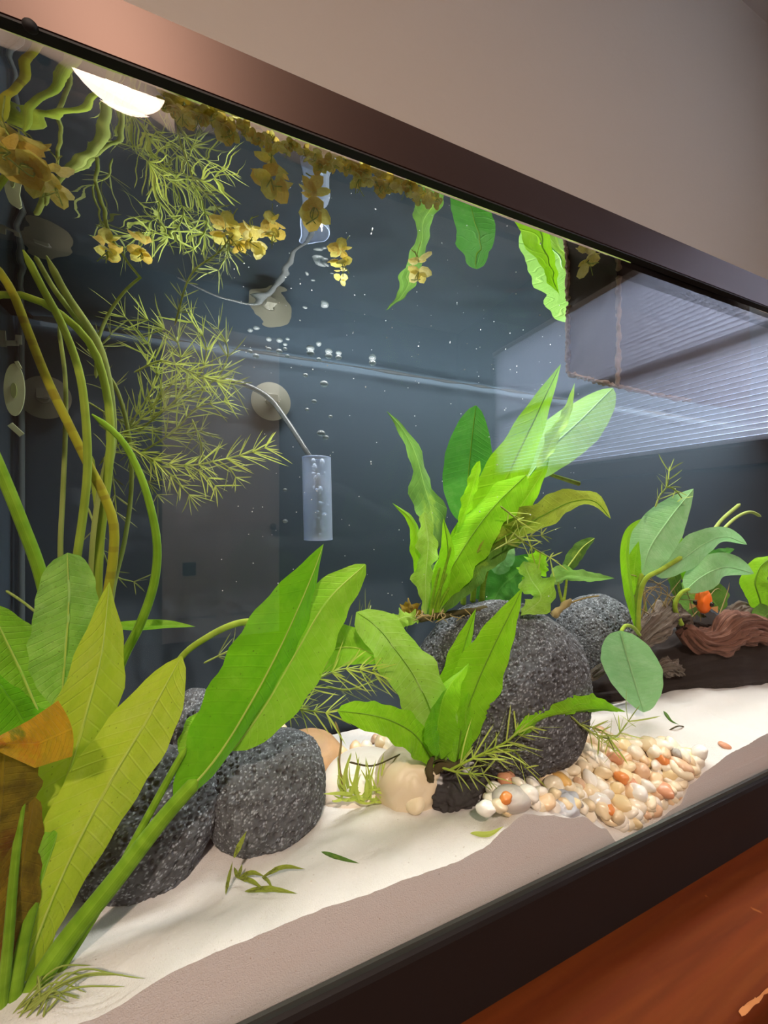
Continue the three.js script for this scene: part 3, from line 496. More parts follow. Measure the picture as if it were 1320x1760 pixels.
// ------------------------------------------------------------------ plants
function plant(name, label, category, base, group) { return thing(name, label, category, base.isVector3 ? base : P(...base), group); }
const leaf = (t, pts, w, mat, o, rib) => {
  const m = mesh('leaf', blade(pts, w, o), mat, t);
  if (rib) mesh('midrib', tube(rib === true ? pts.slice(0, -1).concat([pts[pts.length - 1]]) : rib, mat === M.anubias || mat === M.anubiasPale || mat === M.anubiasDeep ? w * 0.015 : Math.max(1.4, w * 0.02), 0.6, 26, 6), mat === M.anubias || mat === M.anubiasPale ? M.ribSoft : mat === M.fern || mat === M.anubiasDeep || mat === M.fernPale || mat === M.fernOld ? M.ribFern : M.ribPale, m);
  return m;
};
const stalk = (t, pts, a, b, mat = M.stalk, name = 'petiole') => mesh(name, tube(pts, a, b, 34, 9), mat, t);

// big sword plant, front left
{
  const t = plant('sword_plant', 'big broad leaved sword plant rooted in the sand at the front left corner', 'plant', hit(20, 1742));
  const z = -0.03;
  // lower stalk parts
  stalk(t, [[18, 1745, z], [40, 1600, -0.04], [75, 1450, -0.055], [100, 1300, -0.075], [106, 1200, -0.085]], 10, 6, M.stalkDeep);
  leaf(t, [[104, 1215, -0.085], [112, 1130, -0.083], [118, 1040, -0.08], [116, 950, -0.075]], 92, M.blister, { prof: 'blunt', tilt: 0.3, fold: 0.12, wave: 0.02, pucker: 0.09 }, true);
  leaf(t, [[14, 1750, z], [40, 1630, -0.035], [75, 1480, -0.042], [115, 1340, -0.05], [150, 1220, -0.056], [175, 1120, -0.062], [188, 1000, -0.066]], 134, M.sword, { prof: 'lance', tilt: 0.4, fold: 0.22, wave: 0.07, freq: 9 }, true);
  leaf(t, [[20, 1745, z], [50, 1650, -0.034], [105, 1510, -0.038], [180, 1360, -0.042], [245, 1250, -0.046], [312, 1128, -0.05]], 128, M.sword, { prof: 'spoon', tilt: 0.35, fold: 0.12, wave: 0.03, freq: 7 }, true);
  leaf(t, [[92, 1290, -0.1], [60, 1210, -0.1], [25, 1130, -0.098], [-20, 1040, -0.095]], 108, M.swordGreen, { prof: 'oval', tilt: 0.3, fold: 0.15, wave: 0.03 }, true);
  leaf(t, [[80, 1330, -0.09], [40, 1240, -0.09], [0, 1180, -0.09], [-60, 1110, -0.09]], 90, M.swordDeep, { prof: 'oval', tilt: 0.5, fold: 0.2, wave: 0.03 });
  leaf(t, [[-20, 1545, -0.026], [-8, 1450, -0.026], [2, 1370, -0.026], [8, 1270, -0.026]], 110, M.amber, { prof: 'blunt', tilt: 0.2, fold: 0.2, wave: 0.05 });
  {
    const U = [[-40, 1300], [0, 1264], [50, 1238], [100, 1204]], L = [[-40, 1300], [0, 1293], [60, 1320], [124, 1300]];
    const along = (T, q) => { const i = Math.min(2, Math.floor(q * 3)), k = q * 3 - i; return [lerp(T[i][0], T[i + 1][0], k), lerp(T[i][1], T[i + 1][1], k)]; };
    mesh('leaf', grid(24, 14, (q, a) => { const u = along(U, q), l = along(L, q), x = lerp(u[0], l[0], a) + 12 * q * Math.sin(a * Math.PI), y = lerp(u[1], l[1], a); return P(x, y, -0.02 + 0.006 * Math.sin(a * Math.PI) * (0.4 + q) + 0.001 * noise(q * 6, a * 6, 2)); }, (q, a) => [a, q]), M.decay, t, 'yellow and brown decaying leaf tip');
  }
  leaf(t, [[-6, 1760, z], [12, 1660, -0.03], [30, 1560, -0.03], [44, 1450, -0.032], [60, 1370, -0.035]], 60, M.amber, { prof: 'strap', tilt: 0.2, fold: 0.2 });
  leaf(t, [[2, 1760, z], [30, 1650, -0.034], [70, 1520, -0.036], [110, 1400, -0.04], [150, 1290, -0.05]], 46, M.swordGreen, { prof: 'lance', tilt: 0.4, fold: 0.3 });
  stalk(t, [[0, 1760, -0.025], [14, 1620, -0.026], [26, 1480, -0.03], [44, 1350, -0.036], [70, 1240, -0.05]], 9, 4, M.stalkDeep);
  stalk(t, [[20, 1758, -0.026], [36, 1640, -0.03], [58, 1550, -0.036], [95, 1430, -0.048], [135, 1320, -0.058]], 12, 5, M.stalkDeep);
  // long leaves that reach right
  stalk(t, [[36, 1735, -0.028], [105, 1630, -0.033], [200, 1510, -0.042], [290, 1395, -0.05], [340, 1340, -0.055]], 19, 12, M.stalkDeep);
  leaf(t, [[300, 1385, -0.052], [370, 1305, -0.056], [430, 1210, -0.06], [478, 1120, -0.062], [515, 1040, -0.066], [540, 980, -0.07], [556, 935, -0.074]], 116, M.swordDeep, { prof: 'lance', tilt: 0.55, fold: 0.75, wave: 0.05, freq: 8 }, true);
  leaf(t, [[400, 1290, -0.075], [455, 1215, -0.078], [510, 1120, -0.08], [565, 1030, -0.082], [628, 970, -0.084]], 104, M.swordGreen, { prof: 'oval', tilt: -0.35, fold: 0.15, wave: 0.04, freq: 8 }, true);
  leaf(t, [[490, 1165, -0.1], [540, 1128, -0.1], [600, 1112, -0.098], [666, 1134, -0.095]], 72, M.swordGreen, { prof: 'oval', tilt: 0.3, fold: 0.2, wave: 0.03 }, true);
  stalk(t, [[90, 1690, -0.032], [170, 1560, -0.042], [240, 1430, -0.052], [300, 1320, -0.06], [320, 1285, -0.064]], 8, 6, M.stalkDeep);
  leaf(t, [[312, 1300, -0.063], [335, 1262, -0.066], [370, 1232, -0.07], [402, 1190, -0.075]], 46, M.swordGreen, { prof: 'lance', tilt: 0.4, fold: 0.3, wave: 0.06 });
  stalk(t, [[270, 1230, -0.11], [310, 1132, -0.11], [355, 1096, -0.11], [410, 1071, -0.11], [472, 1069, -0.108]], 5, 6, M.stalk);
  leaf(t, [[180, 1076, -0.12], [230, 1078, -0.12], [285, 1075, -0.12], [336, 1077, -0.118]], 18, M.swordGreen, { prof: 'lance', tilt: 0.6, fold: 0.5, wave: 0 });
  const roots = [];
  for (let i = 0; i < 16; i++) { const a = hit(20 + rr(0, 60), 1735 + rr(-8, 15), 0.001), b = hit(60 + rr(0, 190), 1690 + rr(-40, 50), 0.002); roots.push(tube([a, a.clone().lerp(b, 0.5).add(V(0, rr(0.002, 0.01), 0)), b], 2.2, 0.7, 12, 5)); }
  tag(mesh('root', join(roots), M.needle, t), null, null, null, 'stuff');
}
// long round stalks, left
{
  const t = plant('long_stalk_plant', 'tall plant of long arching round stalks along the left side of the tank', 'plant', hit(175, 1350));
  const S = [
    [[[-30, 520, -0.13], [10, 505, -0.13], [60, 514, -0.13], [115, 548, -0.13], [158, 596, -0.13], [180, 660, -0.13], [190, 740, -0.132], [184, 830, -0.134], [172, 930, -0.136], [168, 1030, -0.138], [172, 1200, -0.14], [178, 1330, -0.145]], 6, 7, M.stalk],
    [[[-20, 440, -0.12], [20, 500, -0.12], [50, 575, -0.12], [82, 655, -0.12], [118, 730, -0.12], [150, 795, -0.122], [178, 850, -0.124], [195, 900, -0.126], [194, 960, -0.128], [184, 1030, -0.13], [176, 1200, -0.14]], 6.5, 8, M.stalkBanded],
    [[[40, 430, -0.11], [70, 490, -0.11], [105, 555, -0.11], [136, 640, -0.11], [148, 730, -0.112], [150, 810, -0.114], [142, 890, -0.116], [132, 960, -0.118], [120, 1100, -0.12]], 6, 6.5, M.stalk],
    [[[60, 440, -0.16], [95, 500, -0.16], [130, 545, -0.16], [160, 585, -0.16]], 4, 5, M.stalkPale],
    [[[80, 440, -0.15], [110, 500, -0.15], [145, 552, -0.15], [168, 590, -0.15], [186, 660, -0.15], [192, 760, -0.15], [172, 860, -0.15], [162, 960, -0.15], [165, 1100, -0.15], [172, 1250, -0.15]], 6, 9, M.stalkPale],
    [[[158, 712, -0.1], [205, 752, -0.1], [236, 805, -0.1], [258, 870, -0.1], [270, 940, -0.1], [264, 1005, -0.102], [240, 1075, -0.105], [212, 1130, -0.11], [194, 1180, -0.115], [182, 1260, -0.12]], 5, 9, M.stalkDeep],
    [[[-20, 760, -0.09], [10, 830, -0.09], [40, 905, -0.092], [66, 975, -0.094], [84, 1050, -0.096], [100, 1180, -0.1]], 9, 10, M.stalkDeep],
    [[[100, 560, -0.17], [112, 650, -0.17], [112, 750, -0.17], [108, 850, -0.17], [104, 960, -0.17], [120, 1150, -0.16]], 3, 4.5, M.stalkPale],
    [[[150, 600, -0.17], [196, 660, -0.17], [220, 740, -0.17], [226, 830, -0.17], [214, 930, -0.17], [195, 1010, -0.17], [180, 1150, -0.16]], 3, 4, M.stalkPale],
    [[[252, 468, -0.19], [215, 500, -0.19], [184, 545, -0.19], [168, 590, -0.188], [165, 650, -0.186]], 2, 3, M.stalkPale],
    [[[10, 1015, -0.12], [40, 1035, -0.12], [80, 1068, -0.12]], 2, 2, M.stalkPale],
    [[[-10, 330, -0.1], [20, 290, -0.1], [60, 250, -0.1], [110, 215, -0.1]], 5, 5, M.stalk],
    [[[155, 780, -0.165], [170, 900, -0.165], [168, 1000, -0.165], [172, 1150, -0.16]], 5, 6, M.stalk],
  ];
  for (const [pts, a, b, m] of S) stalk(t, pts, a, b, m, 'stalk');
}
// fine needle leaved strands
function needles(spots, len, perSpot, w = 2.6) {           // spots: [point, direction]; whorls of thin curved needles
  const out = [];
  for (const [p, dir] of spots) {
    const u = unit(p), a0 = rr(0, 6.3), side = dir.clone().cross(V(rr(-0.3, 0.3), rr(-0.3, 0.3), 1)).normalize(), up = side.clone().cross(dir).normalize();
    const n = Math.round(perSpot * rr(0.7, 1.3));
    for (let i = 0; i < n; i++) {
      const A = a0 + i / n * 6.283 + rr(-0.3, 0.3), L = len * rr(0.6, 1.25) * u, rad = side.clone().multiplyScalar(Math.cos(A)).addScaledVector(up, Math.sin(A));
      const d = rad.clone().multiplyScalar(0.75).addScaledVector(dir, rr(0.4, 1.0)).normalize(), bend = dir.clone().multiplyScalar(rr(-0.25, 0.35)).add(V(rr(-0.2, 0.2), rr(-0.25, 0.15), rr(-0.2, 0.2)));
      const wv = d.clone().cross(V(rr(-1, 1), rr(-1, 1), 0.6)).normalize();
      out.push(grid(5, 1, (s, x) => p.clone().addScaledVector(d, s * L).addScaledVector(bend, s * s * L * 0.5).addScaledVector(wv, (x - 0.5) * w * u * Math.pow(1 - s, 0.5) * (0.6 + s))));
    }
  }
  return out;
}
function strand(t, pts, len, gap, per, mats = [M.stalkPale, M.needle], r = 1.8, w = 2.6) {
  const c = curveOf(pts), L = c.getLength() / unit(c.getPoint(0.5)), n = Math.max(2, Math.round(L / gap)), spots = [];
  for (let i = 1; i <= n; i++) spots.push([c.getPointAt(i / n), c.getTangentAt(i / n)]);
  const s = mesh('stem', tube(pts, r, r * 0.6, 24, 6), mats[0], t);
  tag(mesh('needles', join(needles(spots, len, per, w)), mats[1], s), null, null, null, 'stuff');
}
{
  const t = plant('needle_plant', 'tangled bushy mass of fine needle leaved stems left of the bubbling tube', 'plant', P(250, 830, -0.19));
  const D = [M.stalkPale, M.needleDim], B = [M.stalkPale, M.needleBright], C = [M.stalkPale, M.needle];
  for (const [pts, len, gap, per, m] of [
    [[[170, 800, -0.2], [230, 720, -0.2], [270, 640, -0.2], [250, 585, -0.2], [215, 545, -0.2]], 52, 26, 8, C],
    [[[200, 760, -0.19], [270, 690, -0.19], [310, 630, -0.19], [300, 580, -0.19], [255, 550, -0.185]], 50, 26, 8, C],
    [[[240, 740, -0.18], [310, 680, -0.18], [350, 630, -0.18], [352, 585, -0.18], [330, 555, -0.18]], 46, 25, 8, C],
    [[[250, 720, -0.2], [330, 680, -0.2], [380, 640, -0.2], [392, 600, -0.2], [375, 565, -0.2]], 44, 25, 7, D],
    [[[230, 640, -0.17], [280, 620, -0.17], [330, 640, -0.17], [372, 655, -0.17]], 46, 24, 7, B],
    [[[240, 780, -0.17], [300, 740, -0.17], [340, 700, -0.17], [385, 690, -0.17]], 44, 24, 8, C],
    [[[190, 700, -0.21], [180, 650, -0.21], [165, 610, -0.21], [190, 575, -0.21]], 42, 26, 6, D],
    [[[150, 690, -0.2], [200, 720, -0.2], [260, 740, -0.2], [320, 745, -0.2], [345, 740, -0.2]], 44, 26, 7, D],
    [[[260, 700, -0.22], [290, 660, -0.22], [340, 650, -0.22], [400, 660, -0.22]], 42, 24, 7, D],
    [[[170, 730, -0.16], [220, 765, -0.16], [270, 792, -0.16], [325, 800, -0.158], [380, 790, -0.156], [430, 778, -0.154], [455, 770, -0.152]], 48, 24, 8, B],
    [[[235, 775, -0.17], [275, 800, -0.17], [305, 830, -0.17], [325, 850, -0.17]], 44, 22, 7, C],
    [[[325, 800, -0.158], [350, 815, -0.16], [370, 835, -0.16]], 42, 20, 6, B],
    [[[375, 792, -0.155], [395, 806, -0.156], [405, 820, -0.156]], 36, 18, 6, C],
    [[[185, 760, -0.2], [195, 830, -0.2], [200, 880, -0.2]], 40, 28, 5, D],
    [[[215, 720, -0.19], [235, 800, -0.19], [270, 850, -0.19]], 40, 26, 6, D],
    [[[330, 720, -0.19], [345, 760, -0.19], [350, 800, -0.19]], 38, 22, 6, D],
    [[[150, 870, -0.18], [200, 990, -0.18], [230, 1000, -0.18]], 40, 40, 4, D],
  ]) strand(t, pts, len, gap, per, m);
  strand(t, [[300, 560, -0.1], [330, 470, -0.1], [380, 430, -0.1], [400, 400, -0.1]], 30, 26, 6, D);
}
{
  const t = plant('needle_plant', 'pale needle leaved sprig tucked behind the long deep green sword leaf', 'plant', P(470, 1240, -0.11));
  strand(t, [[440, 1260, -0.09], [490, 1205, -0.09], [540, 1170, -0.088], [590, 1150, -0.086], [640, 1152, -0.085]], 52, 24, 9, [M.stalkPale, M.needleBright], 2, 3);
  strand(t, [[470, 1215, -0.095], [520, 1220, -0.095], [560, 1225, -0.095]], 50, 22, 8, [M.stalkPale, M.needleBright], 2, 3);
  strand(t, [[560, 1180, -0.11], [600, 1185, -0.11], [655, 1165, -0.11]], 46, 24, 6, [M.stalkPale, M.needleDim]);
  strand(t, [[430, 1090, -0.12], [470, 1070, -0.12], [490, 1040, -0.12]], 42, 26, 6, [M.stalkPale, M.needleDim]);
  strand(t, [[350, 1140, -0.15], [390, 1120, -0.15], [420, 1105, -0.15]], 42, 26, 6, [M.stalkPale, M.needleDim]);
  strand(t, [[580, 1100, -0.12], [610, 1080, -0.12], [630, 1060, -0.12]], 44, 24, 6, [M.stalkPale, M.needleDim]);
}
{
  const t = plant('grass_tuft', 'loose yellow green grass tuft lying on the flat white stone', 'plant', P(630, 1375, -0.1));
  const z = hit(630, 1382).z + 0.004, parts = [];
  for (let i = 0; i < 60; i++) { const a = [600 + rr(-15, 70), 1352 + rr(0, 26), z + rr(-0.005, 0.004)], k = rnd() < 0.6 ? [a[0] + rr(-50, 50), a[1] + rr(-6, 8), z] : [a[0] + rr(-14, 14), a[1] - rr(30, 75), z]; parts.push(blade([a, [(a[0] + k[0]) / 2 + rr(-8, 8), (a[1] + k[1]) / 2 + rr(-5, 8), z + rr(-0.004, 0.006)], k], rr(3.5, 7.5), { prof: 'tip', n: 8, fold: 0.1, wave: 0, pucker: 0 })); }
  tag(mesh('blades', join(parts), M.needleBright, t), null, null, null, 'stuff');
  stalk(t, [[590, 1360, z], [583, 1310, z], [586, 1270, z], [576, 1240, z - 0.004]], 2.4, 1.6, M.root, 'runner');
  stalk(t, [[600, 1310, z], [640, 1316, z], [680, 1300, z], [705, 1288, z]], 1.6, 1, M.rootDark, 'runner');
}
{
  const t = plant('grass_sprig', 'branched sprig of thin olive leaves lying on open sand before the lava rocks', 'plant', hit(388, 1538, 0.001));
  const h = (x, y, l) => hit(x, y, l);
  const mk = (a, b, w, l) => leaf(t, [a, a.clone().lerp(b, 0.5).add(V(0, l, 0)), b], w * 0.75, M.fernOld, { prof: 'lance', n: 12, fold: 0.3, wave: 0.05 });
  const o = h(388, 1538, 0.002), n1 = h(410, 1510, 0.004);
  const up = P(424, 1428, n1.z);
  mk(o, P(400, 1480, o.z), 8, 0.001); mk(P(402, 1475, o.z), up, 12, 0.0); mk(n1, P(416, 1485, n1.z), 8, 0); mk(n1, P(402, 1490, n1.z), 8, 0);
  mk(n1, h(455, 1506, 0.006), 9, 0.003); mk(h(450, 1508, 0.006), h(525, 1494, 0.003), 9, 0.004); mk(n1, h(455, 1530, 0.003), 9, 0.002); mk(h(420, 1532, 0.003), h(512, 1536, 0.003), 11, 0.002); mk(h(450, 1508, 0.004), h(470, 1530, 0.003), 7, 0.002);
}
single('grass_scrap', blade([hit(552, 1464, 0.0015), hit(580, 1474, 0.002), hit(618, 1484, 0.0015)], 7, { prof: 'lance', n: 12, wave: 0 }), M.fernDull, 'single thin dead leaf alone on the sand right of the olive sprig', 'leaf');
single('grass_scrap', blade([hit(808, 1432, 0.0015), hit(840, 1434, 0.003), hit(866, 1420, 0.002)], 8, { prof: 'lance', n: 12, wave: 0 }), M.needleBright, 'bright thin leaf scrap on the sand below the upright beige stone', 'leaf');
single('grass_scrap', blade([hit(1140, 1222, 0.002), hit(1155, 1240, 0.002), hit(1168, 1246, 0.002)], 6, { prof: 'lance', n: 10, wave: 0 }), M.fernDull, 'small olive scrap on the sand below the driftwood', 'leaf');
single('twig', tube([hit(1150, 1255, 0.001), hit(1165, 1248, 0.003), hit(1176, 1249, 0.001)], 1.2, 1, 10, 5), M.rootDark, 'tiny dark bent twig on the sand before the driftwood', 'twig');

// java fern on the slate rock, front centre
{
  const t = plant('java_fern', 'bright java fern growing from the black slate rock in front of the largest stone', 'plant', P(765, 1330, -0.066));
  leaf(t, [[752, 1318, -0.068], [748, 1250, -0.07], [722, 1180, -0.074], [682, 1120, -0.078], [645, 1075, -0.08], [612, 1052, -0.082]], 84, M.fernPale, { prof: 'blunt', tilt: -0.45, fold: 0.1, wave: 0.05, curl: -0.2 }, true);
  leaf(t, [[748, 1316, -0.066], [715, 1265, -0.064], [675, 1240, -0.062], [630, 1228, -0.06], [580, 1222, -0.06]], 52, M.fern, { prof: 'blunt', tilt: 0.5, fold: 0.15, wave: 0.06 }, true);
  leaf(t, [[786, 1310, -0.064], [795, 1245, -0.06], [822, 1170, -0.056], [856, 1095, -0.052], [884, 1040, -0.05], [897, 1011, -0.05]], 82, M.fern, { prof: 'lance', tilt: 0.35, fold: 0.15, wave: 0.04 }, true);
  leaf(t, [[770, 1300, -0.072], [774, 1220, -0.074], [790, 1140, -0.076], [818, 1046, -0.078]], 46, M.fern, { prof: 'lance', tilt: 0.6, fold: 0.35, wave: 0.05 }, true);
  leaf(t, [[758, 1305, -0.06], [752, 1250, -0.057], [766, 1190, -0.055], [806, 1140, -0.054]], 46, M.fern, { prof: 'lance', tilt: -0.7, fold: 0.5, wave: 0.05 });
  leaf(t, [[782, 1310, -0.058], [774, 1265, -0.056], [770, 1220, -0.056], [772, 1180, -0.056]], 34, M.fern, { prof: 'lance', tilt: 0.5, fold: 0.3 });
  leaf(t, [[796, 1312, -0.06], [803, 1270, -0.058], [800, 1230, -0.058], [806, 1190, -0.058]], 20, M.fern, { prof: 'strap', tilt: 0.3, fold: 0.3 });
  leaf(t, [[752, 1300, -0.055], [742, 1255, -0.054], [744, 1215, -0.054]], 26, M.swordDeep, { prof: 'lance', tilt: 0.4, fold: 0.3 });
  mesh('rhizome', tube([[742, 1330, -0.07], [756, 1312, -0.064], [778, 1316, -0.06], [806, 1318, -0.062]], 11, 8, 24, 10, (s, a) => 0.5 * noise(s * 9, a * 6, 1)), M.rootDark, t);
  mesh('rhizome', tube([[742, 1345, -0.064], [738, 1318, -0.06], [746, 1300, -0.06]], 7, 3, 14, 8, (s, a) => 0.7 * noise(s * 9, a * 6, 4)), M.rootDark, t);
}
// grass strand trailing across the big rock's foot
{
  const t = plant('needle_plant', 'trailing grassy strand across the foot of the largest rock, one broad leaf at its end', 'plant', P(800, 1315, -0.05));
  strand(t, [[770, 1325, -0.045], [820, 1300, -0.042], [870, 1275, -0.04], [905, 1248, -0.038]], 62, 24, 7, [M.stalk, M.needleBright], 2.2, 3.4);
  strand(t, [[820, 1300, -0.042], [880, 1290, -0.04], [905, 1320, -0.04]], 50, 30, 5, [M.stalk, M.needleBright], 2, 3);
  strand(t, [[760, 1320, -0.04], [800, 1330, -0.038], [830, 1330, -0.036]], 46, 26, 6, [M.stalk, M.needle], 2, 3);
  leaf(t, [[880, 1268, -0.038], [930, 1236, -0.036], [980, 1224, -0.035], [1030, 1218, -0.034], [1076, 1224, -0.034]], 28, M.fern, { prof: 'lance', tilt: 0.7, fold: 0.6, wave: 0.12 });
  leaf(t, [[972, 1228, -0.036], [990, 1212, -0.036], [1030, 1212, -0.036], [1062, 1224, -0.036]], 26, M.fern, { prof: 'lance', tilt: 0.5, fold: 0.3, wave: 0.1 });
  strand(t, [[980, 1230, -0.036], [1010, 1255, -0.036], [1055, 1268, -0.036], [1080, 1240, -0.037]], 44, 26, 5, [M.stalkPale, M.needle], 2, 3);
  strand(t, [[1000, 1245, -0.036], [1040, 1260, -0.034], [1056, 1290, -0.033]], 36, 24, 4, [M.stalkPale, M.needleBright], 1.6, 3);
}
// java fern on the largest rock
{
  const t = plant('java_fern', 'tall many leaved java fern on top of the largest lava rock', 'plant', P(752, 1045, -0.12));
  leaf(t, [[733, 1062, -0.14], [738, 970, -0.17], [744, 895, -0.2], [728, 830, -0.23], [712, 775, -0.255], [690, 735, -0.272], [664, 706, -0.28]], 42, M.fernDull, { prof: 'lance', tilt: 0.5, fold: 0.3, wave: 0.2, freq: 19 });
  leaf(t, [[724, 1020, -0.125], [718, 940, -0.125], [708, 895, -0.125], [674, 864, -0.125]], 20, M.fern, { prof: 'lance', tilt: 0.6, fold: 0.4, wave: 0.08 });
  leaf(t, [[732, 1055, -0.12], [732, 985, -0.12], [736, 930, -0.12], [728, 880, -0.12]], 34, M.fernPale, { prof: 'blunt', tilt: 0.4, fold: 0.2, wave: 0.18, freq: 19 });
  leaf(t, [[744, 1055, -0.112], [760, 1000, -0.11], [770, 950, -0.11], [762, 890, -0.11]], 32, M.fern, { prof: 'lance', tilt: 0.4, fold: 0.25, wave: 0.04 }, true);
  leaf(t, [[740, 1062, -0.115], [770, 990, -0.112], [805, 930, -0.108], [850, 870, -0.104], [905, 816, -0.1]], 66, M.fern, { prof: 'blunt', tilt: -0.4, fold: 0.25, wave: 0.07 }, true);
  leaf(t, [[745, 1062, -0.12], [800, 960, -0.12], [855, 850, -0.12], [900, 760, -0.12], [938, 680, -0.12], [964, 626, -0.12]], 78, M.fern, { prof: 'lance', tilt: 0.4, fold: 0.15, wave: 0.04 }, true);
  leaf(t, [[790, 905, -0.115], [806, 860, -0.112], [816, 825, -0.11], [825, 792, -0.11]], 20, M.fern, { prof: 'blunt', tilt: 0.5, fold: 0.4, wave: 0.1 });
  leaf(t, [[800, 985, -0.125], [850, 930, -0.128], [895, 870, -0.13], [930, 815, -0.13], [945, 785, -0.13]], 54, M.fern, { prof: 'lance', tilt: 0.5, fold: 0.25, wave: 0.07 });
  leaf(t, [[925, 820, -0.135], [945, 765, -0.135], [975, 710, -0.132], [988, 658, -0.13]], 22, M.fernPale, { prof: 'lance', tilt: 0.5, fold: 0.3, wave: 0.12 });
  leaf(t, [[820, 950, -0.1], [880, 915, -0.095], [935, 885, -0.09], [985, 862, -0.088], [1022, 862, -0.086], [1050, 892, -0.086]], 50, M.fernOld, { prof: 'lance', tilt: 0.5, fold: 0.3, wave: 0.08 }, true);
  leaf(t, [[760, 1050, -0.108], [800, 990, -0.104], [850, 945, -0.1], [905, 925, -0.098]], 46, M.fernDull, { prof: 'lance', tilt: -0.6, fold: 0.2, wave: 0.08 });
  leaf(t, [[752, 1060, -0.11], [790, 1000, -0.108], [840, 960, -0.106], [870, 905, -0.105]], 34, M.fernPale, { prof: 'lance', tilt: 0.2, fold: 0.3, wave: 0.1 });
  leaf(t, [[900, 965, -0.1], [912, 995, -0.092], [930, 1025, -0.086], [895, 1058, -0.08]], 48, M.fernPale, { prof: 'lance', tilt: 0.5, fold: 0.2, wave: 0.14 });
  leaf(t, [[908, 1010, -0.115], [920, 980, -0.115], [935, 950, -0.115]], 40, M.fern, { prof: 'blunt', tilt: 0.5, fold: 0.2, wave: 0.16 });
  for (const [x0, x1, y1] of [[740, 768, 985], [746, 785, 990], [752, 800, 1000], [738, 756, 975], [756, 805, 975], [748, 775, 940]]) stalk(t, [[x0, 1066, -0.113], [lerp(x0, x1, 0.4), lerp(1066, y1, 0.5), -0.11], [x1, y1, -0.11]], 3.2, 2, M.stalkDeep);
  leaf(t, [[720, 1068, -0.11], [700, 1060, -0.11], [680, 1066, -0.11], [664, 1072, -0.11]], 26, M.fernPale, { prof: 'blunt', tilt: 0.4, fold: 0.2, wave: 0.25 });
  leaf(t, [[722, 1058, -0.118], [706, 1044, -0.118], [690, 1048, -0.118]], 24, M.amber, { prof: 'blunt', tilt: 0.3, fold: 0.3, wave: 0.3 });
  const roots = [];
  for (let i = 0; i < 14; i++) { const x = rr(715, 800); roots.push(tube([[x, 1052 + rr(-8, 8), -0.105], [x + rr(-12, 12), 1058, -0.1], [x + rr(-24, 24), 1066 + rr(-6, 6), -0.098]], 1.4, 0.8, 8, 4)); }
  tag(mesh('root', join(roots), M.root, t), null, null, null, 'stuff');
  mesh('rhizome', tube([[715, 1066, -0.118], [745, 1060, -0.112], [790, 1052, -0.112], [840, 1046, -0.118]], 6, 5, 20, 9, (s, a) => 0.4 * noise(s * 9, a * 6, 2)), M.rootDark, t);
}
// broad anubias behind it
{
  const t = plant('anubias', 'broad leaved anubias standing behind the tall java fern', 'plant', P(860, 1035, -0.17));
  leaf(t, [[800, 900, -0.165], [804, 830, -0.166], [810, 765, -0.167], [818, 697, -0.168]], 84, M.anubiasDeep, { prof: 'oval', tilt: 0.3, fold: 0.12, wave: 0.01, pucker: 0 }, true);
  stalk(t, [[828, 1040, -0.17], [818, 980, -0.168], [804, 910, -0.166], [800, 890, -0.165]], 5, 4);
  leaf(t, [[905, 825, -0.165], [945, 772, -0.165], [1000, 720, -0.164], [1053, 667, -0.162]], 84, M.anubiasPale, { prof: 'oval', tilt: -0.35, fold: 0.12, wave: 0.01, pucker: 0 }, true);
  stalk(t, [[860, 1040, -0.17], [872, 960, -0.168], [890, 870, -0.166], [910, 818, -0.165]], 5, 4);
  leaf(t, [[842, 1045, -0.15], [865, 1005, -0.148], [895, 985, -0.146], [930, 960, -0.144]], 64, M.anubiasDeep, { prof: 'oval', tilt: 0.4, fold: 0.2, wave: 0.02 });
  leaf(t, [[820, 1030, -0.16], [838, 985, -0.16], [852, 960, -0.16]], 44, M.anubiasDeep, { prof: 'oval', tilt: 0.5, fold: 0.2, wave: 0.02 });
  leaf(t, [[850, 985, -0.15], [868, 955, -0.15], [878, 930, -0.15]], 40, M.anubias, { prof: 'oval', tilt: 0.4, fold: 0.2, wave: 0.02 });
  leaf(t, [[890, 1010, -0.165], [905, 980, -0.165], [925, 968, -0.165]], 40, M.anubiasDeep, { prof: 'oval', tilt: 0.4, fold: 0.2, wave: 0.02 });
  for (const [a, b] of [[[812, 1036, -0.15], [826, 970, -0.15]], [[828, 1038, -0.148], [840, 965, -0.148]], [[796, 1040, -0.15], [806, 985, -0.15]]]) stalk(t, [a, [(a[0] + b[0]) / 2 - 3, (a[1] + b[1]) / 2, a[2]], b], 5, 4);
  stalk(t, [[935, 812, -0.16], [965, 822, -0.158], [997, 832, -0.156]], 3, 4, M.stalkPale);
}
{ // wisps caught in the fern
  const t = plant('needle_plant', 'few pale needle wisps caught among the tall java fern leaves', 'plant', P(870, 900, -0.085));
  strand(t, [[860, 870, -0.085], [885, 890, -0.084], [900, 905, -0.084]], 34, 18, 6, [M.stalkPale, M.needleBright], 1.6, 2.6);
  strand(t, [[880, 915, -0.084], [905, 935, -0.083], [945, 958, -0.082]], 34, 22, 5, [M.stalkPale, M.needleBright], 1.8, 2.6);
  strand(t, [[850, 945, -0.086], [890, 925, -0.085], [930, 920, -0.085]], 32, 24, 5, [M.stalkPale, M.needle], 1.6, 2.6);
}
